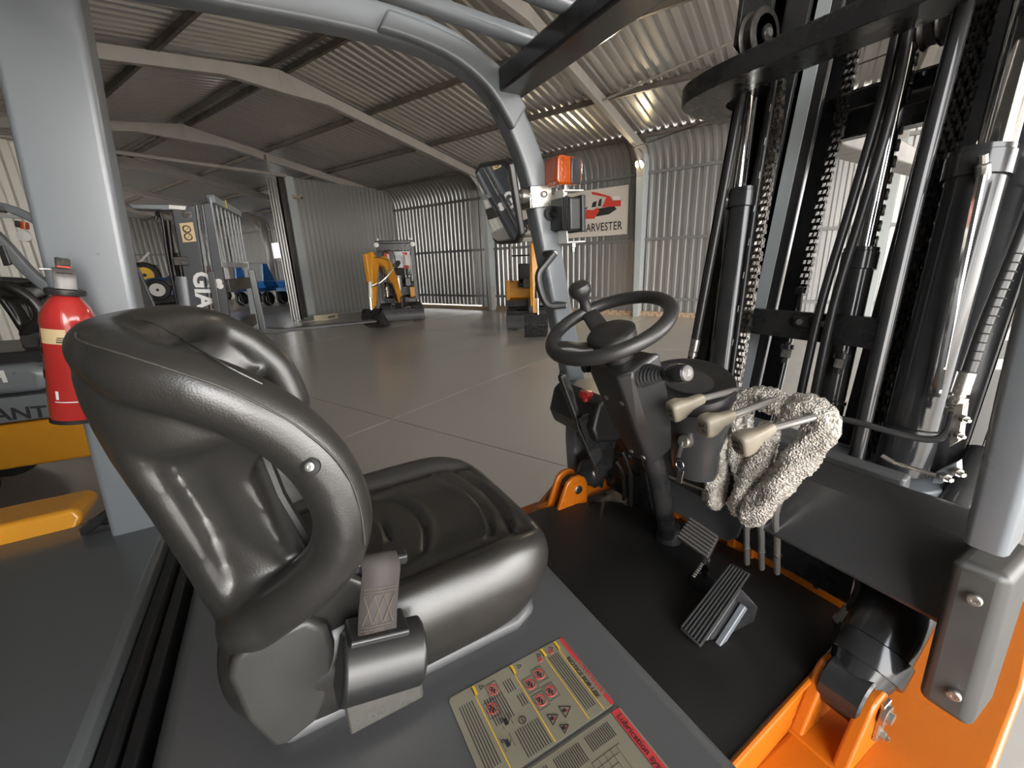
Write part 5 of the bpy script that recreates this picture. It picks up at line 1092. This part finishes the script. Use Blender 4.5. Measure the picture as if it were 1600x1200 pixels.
L, root, pl, plate_, bm_, am_ = excavator(M2, 'smaller yellow mini excavator behind the grab handle, bucket folded down', (math.radians(1), .14), 1.0,
    [(.0, .62), (.16, .55), (.30, 1.25), (.45, 1.62), (.72, 1.82), (.70, 1.95), (.36, 1.90), (.16, 1.55), (.04, 1.15)],
    [(.62, 1.80), (.80, 2.0), (.92, 1.95), (.95, 1.7), (1.0, .55), (.90, .52), (.78, 1.25)], False)
L.put(MB().cyl(pl(.95, 1.2, .03), pl(.98, .85, .03), .04, 12), 'bucket_cylinder', 'black_paint', am_); L.put(MB().cyl(pl(1.0, .85, .05), pl(1.02, .52, .05), .02, 12), 'piston_rod', 'chrome', am_)
L.put(MB().cyl(pl(.15, .60, .12), pl(.30, 1.25, .12), .05, 12), 'boom_cylinder', 'black_paint', bm_)
bucket(-.24, .24, .95, .46)
for pts in (((.80, 1.95, .0), (.72, 1.9, .30), (.8, 1.45, .32), (.95, 1.15, .05)), ((.8, 2.0, .02), (.6, 2.1, .1), (.5, 1.95, .05))): L.put(MB().tube(cat([pl(a, b, c) for a, b, c in pts], 6), .015, 8), 'hydraulic_hose', 'sign_white')
for y in (-.40, .46):
    L.put(MB().tube(cat([V3((-.05, y, 1.12)), V3((-.05, y, 2.1)), V3((-.10, y, 2.2)), V3((-.35, y, 2.2)), V3((-.45, y, 2.1)), V3((-.45, y, 1.1))], 4), .025, 8), 'roll_bar', 'black_paint')
L.put(MB().cyl((-.05, -.40, 1.75), (-.05, .46, 1.75), .02, 8), 'roll_bar', 'black_paint'); L.put(MB().box((-.45, -.45, 2.2), (.1, .5, 2.25)), 'canopy_roof', 'black_paint')
L.put(MB().bar((.35, .38, 1.1), (.2, .42, 1.42), .02, .03), 'control_lever', 'black_plastic'); L.put(MB().box((.05, -.1, .95), (.35, .2, 1.2)), 'console', 'dark_steel', bevel=.02)
# ------------------------------------------------------------------ banner with its two pictures
bn = MB().box((11.865, 4.40, 2.22), (11.885, 8.20, 3.47)); banner = bn.build('banner', 'sign_white', mw=BM); WM[banner.name] = BM
tag(banner, 'white HARVESTER banner with a red harvester picture on the long metal wall', 'sign')
def bpt(u, z, d=.0): return BM @ V3((11.86-d, u, z))
def bpoly(pts, m, d, nm='picture_print'):
    P_ = [bpt(4.60+(u-4.60)*.96, 2.70+(z-2.80)*1.28, d) for u, z in pts]; MB().prism(P_, BM.to_3x3() @ V3((.003, 0, 0))).build(nm, m, banner)
text('lettering', 'HARVESTER', .31, bpt(5.80, 2.36, .004), BM.to_3x3() @ V3((0, -1, 0)), (0, 0, 1), 'print_black', banner, .001, 1.05, .74, bold=.003)
# harvester: tracks, red body, cab post, unloading pipe, header
bpoly([(5.35, 2.84), (4.95, 2.86), (4.72, 2.95), (4.80, 3.02), (5.30, 3.00), (5.45, 2.93)], 'print_black', .002)
bpoly([(5.18, 3.02), (4.60, 3.00), (4.60, 3.12), (4.85, 3.14), (4.92, 3.22), (5.05, 3.20), (5.12, 3.08)], 'sign_red', .004); bpoly([(4.86, 3.12), (4.62, 3.12), (4.64, 3.20), (4.82, 3.22)], 'print_white', .004)
bpoly([(5.0, 3.20), (4.93, 3.22), (5.30, 3.32), (5.50, 3.36), (5.50, 3.31), (5.32, 3.27)], 'sign_red', .005)
bpoly([(5.98, 2.82), (5.40, 2.80), (5.25, 2.95), (5.30, 3.03), (5.45, 2.98), (5.65, 3.00), (5.85, 2.90)], 'sign_red', .005); bpoly([(5.95, 2.92), (5.70, 2.98), (5.62, 3.06), (5.85, 3.02)], 'print_black', .006); bpoly([(5.50, 3.04), (5.36, 3.04), (5.34, 3.16), (5.46, 3.14)], 'glass_dark', .006); bpoly([(5.30, 3.05), (5.2, 3.04), (5.18, 3.2), (5.26, 3.18)], 'print_black', .006)
for cu, cz, r in ((7.88, 2.72, .11), (7.66, 2.76, .10), (7.45, 2.74, .13)): bpoly([(cu+r*math.cos(2*PI*k/12), cz+r*math.sin(2*PI*k/12)) for k in range(12)], 'print_black', .003); bpoly([(cu+r*.4*math.cos(2*PI*k/10), cz+r*.4*math.sin(2*PI*k/10)) for k in range(10)], 'sign_white', .005)
bpoly([(7.95, 2.80), (7.35, 2.82), (7.40, 3.0), (7.62, 2.98), (7.66, 3.10), (7.72, 3.10), (7.74, 2.95), (7.95, 2.92)], 'print_black', .004)
# ------------------------------------------------------------------ flood lamp on the wall column
fl_o = BM @ V3((11.55, 4.02, 3.86)); fl_d = (BM.to_3x3() @ V3((-.8, .1, -.5))).normalized()
fl = thing('flood_lamp', 'lit flood lamp high on the steel wall column', 'lamp', tuple(fl_o))
MB().lathe(fl_o, fl_d, [(.05, -.08), (.10, -.05), (.12, 0), (.12, .012)], 20).build('housing', 'black_paint', fl); MB().lathe(fl_o, fl_d, [(.108, .013), (.108, .016), (0, .016)], 20).build('lamp_glass', 'flood_lit', fl)
MB().bar(fl_o-fl_d*.06, BM @ V3((11.8, 4.02, 3.95)), .04, .02).build('lamp_arm', 'dark_steel', fl)
ll = bpy.data.lights.new('flood_light', 'SPOT'); ll.energy = 160; ll.color = (1, .82, .55); ll.spot_size = math.radians(150); ll.spot_blend = .6; ll.shadow_soft_size = .1
lo_ = bpy.data.objects.new('flood_light', ll); col.objects.link(lo_); lo_.location = fl_o+fl_d*.05; lo_.rotation_euler = fl_d.to_track_quat('-Z', 'Y').to_euler(); attach(lo_, fl)
# security camera on the cross wall, carton and sheet on the floor
co_ = BM @ V3((7.95, 13.78, 3.82)); cc = thing('security_camera', 'cream security camera on the cross wall near its post', 'camera', tuple(co_)); cd_ = (BM.to_3x3() @ V3((.5, -.9, -.25))).normalized()
MB().lathe(co_-cd_*.1, cd_, [(.04, 0), (.055, .01), (.055, .2), (.065, .22), (.065, .26)], 14).build('camera_body', 'cream_card', cc); MB().ball(co_+BM.to_3x3() @ V3((-.02, .08, .02)), .085, 12).build('camera_mount', 'cream_card', cc); MB().lathe(co_+cd_*.165, cd_, [(.05, 0), (0, .004)], 12).build('lens', 'glass_dark', cc)
cbm = BM @ Matrix.Translation(V3((7.85, 13.05, 0))) @ Matrix.Rotation(.25, 4, 'Z')
cx = MB().box((-.32, -.2, 0), (.32, .2, .17)); cx.v = [tuple(cbm @ V3(p)) for p in cx.v]; cx = cx.build('carton', 'cream_card', bevel=.004)
tag(cx, 'low cream carton on the floor in front of the cross wall post', 'box')
sl = MB(); sl.box((-.12, -.203, .05), (.2, -.2005, .12)); sl.box((-.3, -.203, .08), (.32, -.2005, .09)); sl.v = [tuple(cbm @ V3(p)) for p in sl.v]; sl.build('carton_print', 'knob_mark', cx)
pm_ = BM @ Matrix.Translation(V3((7.35, 13.1, .003))); pp_ = MB().box((-.5, -.12, 0), (.15, .12, .006)); pp_.v = [tuple(pm_ @ V3(p)) for p in pp_.v]
tag(pp_.build('floor_sheet', 'white_paint'), 'flat white sheet lying on the floor at the opening', 'sheet')
# ------------------------------------------------------------------ farm machines beyond the opening
def implement(v, u, first=None):
    M = BM @ Matrix.Translation(V3((v, u, 0))) @ Matrix.Rotation(.35, 4, 'Z')
    r = thing('farm_implement', '', 'farm machine', tuple(M.translation)); L = Local(r, M)
    L.put(MB().prism([V3((x, -.45, z)) for x, z in ((-.9, 1.15), (.9, 1.15), (.75, .85), (-.75, .85))], (0, .9, 0)), 'hopper', 'blue_paint', bevel=.02)
    L.put(MB().prism([V3((x, -.05, z)) for x, z in ((-.42, 1.15), (.25, 1.15), (-.05, 1.95), (-.30, 1.95))], (0, .1, 0)), 'hitch_frame', 'blue_paint', bevel=.01)
    L.put(MB().box((-1.1, -.3, .7), (1.1, .3, .86)), 'frame_beam', 'blue_paint', bevel=.01)
    for x in (-.7, .05, .8): L.put(MB().bar((x, -.35, .75), (x+.05, -.42, .05), .05, .05), 'leg', 'cowl_grey'); 
    for x in (-.45, .42): 
        w_ = L.put(MB().lathe((x, -.25, .34), (0, 1, 0), [(.16, 0), (.31, .02), (.34, .06), (.34, .16), (.31, .2), (.16, .22)], 20, cap=False), 'wheel', 'rubber'); L.put(MB().lathe((x, -.25, .34), (0, 1, 0), [(.0, .03), (.16, .03), (.17, .0)], 14), 'rim', 'dark_steel', w_)
    for k in range(3): L.put(MB().tube(cat([V3((-.9+.8*k, -.5, .5)), V3((-1.0+.8*k, -.6, .25)), V3((-.8+.8*k, -.8, .06)), V3((-.5+.8*k, -.95, .04))], 4), .02, 6), 'tine', 'steel')
    return r
for (v, u, lb) in ((11.0, 20.2, 'blue farm implement right beside the cross wall post'), (10.4, 21.6, 'blue farm implement in the middle of the row beyond the opening'), (9.9, 23.2, 'blue farm implement at the end of the row next to the forklift carriage')):
    implement(v, u)['label'] = lb
for (v, u, lb) in ((8.6, 25.6, 'red farm implement behind the row of blue ones, by the dark column'), (10.6, 28.5, 'small red farm implement behind the last blue one')):
    r = implement(v, u); r['label'] = lb
    for c in r.children:
        if c.name.split('.')[0] in ('hopper', 'hitch_frame', 'frame_beam'): c.data.materials[0] = MATS['red_farm']
# ------------------------------------------------------------------ tractor and trailer in the dark far bay
def wheel_(L, x, y, r, w_, rim, nm='wheel', holes=True):
    k = L.put(MB().lathe((x, y, r), (0, 1, 0), [(r*.6, 0), (r*.93, .02), (r, .06), (r, w_-.06), (r*.93, w_-.02), (r*.6, w_)], 28, cap=False), nm, 'rubber'); L.put(MB().lathe((x, y, r), (0, 1, 0), [(.0, .03), (r*.2, .03), (r*.5, .06), (r*.6, .0), (r*.62, .01)], 24), 'rim', rim, k)
    for i in range(6): a = 2*PI*i/6; L.put(MB().lathe((x+r*.36*math.cos(a), y+.035, r+r*.36*math.sin(a)), (0, -1, 0), [(r*.07, 0), (r*.07, .02), (0, .02)], 8), 'rim_hole', 'black_paint', k)
    L.put(MB().lathe((x, y+.03, r), (0, -1, 0), [(r*.14, 0), (r*.12, .05), (0, .05)], 12), 'wheel_hub', 'black_paint', k)
wpix = at(245, 452, z=1.05)
def far_frame(px, py, z0, dist):
    r = unit(V3(CM @ np.array([px-800, py-600, FPX]))); p = V3(CE)+r*dist; f = V3((1, .1, 0)).normalized(); l = V3((0, 0, 1)).cross(f)
    return Matrix(((f.x, l.x, 0, p.x), (f.y, l.y, 0, p.y), (0, 0, 1, p.z-z0), (0, 0, 0, 1)))
D1 = 19.0
Mt = far_frame(246, 453, 0, D1); hub_z = Mt.translation.z; Mt.translation.z = 0
trl = thing('farm_trailer', 'blue farm trailer on a white rimmed wheel with a red draw box', 'trailer', tuple(Mt.translation)); L = Local(trl, Mt)
rw = max(.3, hub_z*.999) if hub_z < 1.2 else .6
Lz = hub_z-.55
wheel_(L, 0, 0, .36, .2, 'white_paint')
for c in trl.children: c.location.z += max(0, hub_z-.36)
L.put(MB().box((-.5, .3, .9), (2.2, 1.6, 1.1)), 'trailer_bed', 'blue_dark', bevel=.02); L.put(MB().tube(cat([V3((-.6, .1, 1.0)), V3((-.2, .1, 1.45)), V3((.6, .1, 1.40)), V3((1.0, .1, 1.0))], 4), .05, 8), 'mudguard', 'blue_dark'); L.put(MB().box((.5, -.05, .35), (1.9, .5, .75)), 'draw_box', 'red_farm', bevel=.02); L.put(MB().box((1.2, .2, 1.1), (2.2, .9, 1.35)), 'gearbox', 'blue_paint', bevel=.05)
L.put(MB().box((-.4, -.2, .0), (1.9, .6, .35)), 'stand', 'black_paint')
Mt = far_frame(226, 430, 0, 21.5); hz_ = Mt.translation.z; Mt.translation.z = 0
trc = thing('tractor', 'dark tractor with a yellow rimmed wheel and an orange beacon in the far bay', 'tractor', tuple(Mt.translation)); L = Local(trc, Mt)
wheel_(L, 0, 0, .48, .3, 'print_yellow')
for c in trc.children: c.location.z += max(0, hz_-.48)
L.put(MB().box((-.8, .2, .5), (1.9, 1.2, 1.2)), 'chassis', 'black_paint', bevel=.05); L.put(MB().box((-.9, .1, 1.2), (.4, 1.3, 2.0)), 'cab_base', 'black_paint', bevel=.06); L.put(MB().bar((.5, .3, 1.25), (1.3, .3, 1.9), .25, .25), 'exhaust_box', 'dark_steel', bevel=.02)
L.put(MB().lathe((-.45, .2, 2.0), (0, 0, 1), [(.12, 0), (.24, .06), (.24, .42), (.15, .52), (0, .55)], 16), 'beacon', 'orange'); L.put(MB().bar((-.2, .15, 1.95), (.3, .15, 2.45), .05, .07), 'grab_rail', 'white_paint'); L.put(MB().box((-.6, .1, .2), (1.6, 1.0, .5)), 'stand', 'black_paint')
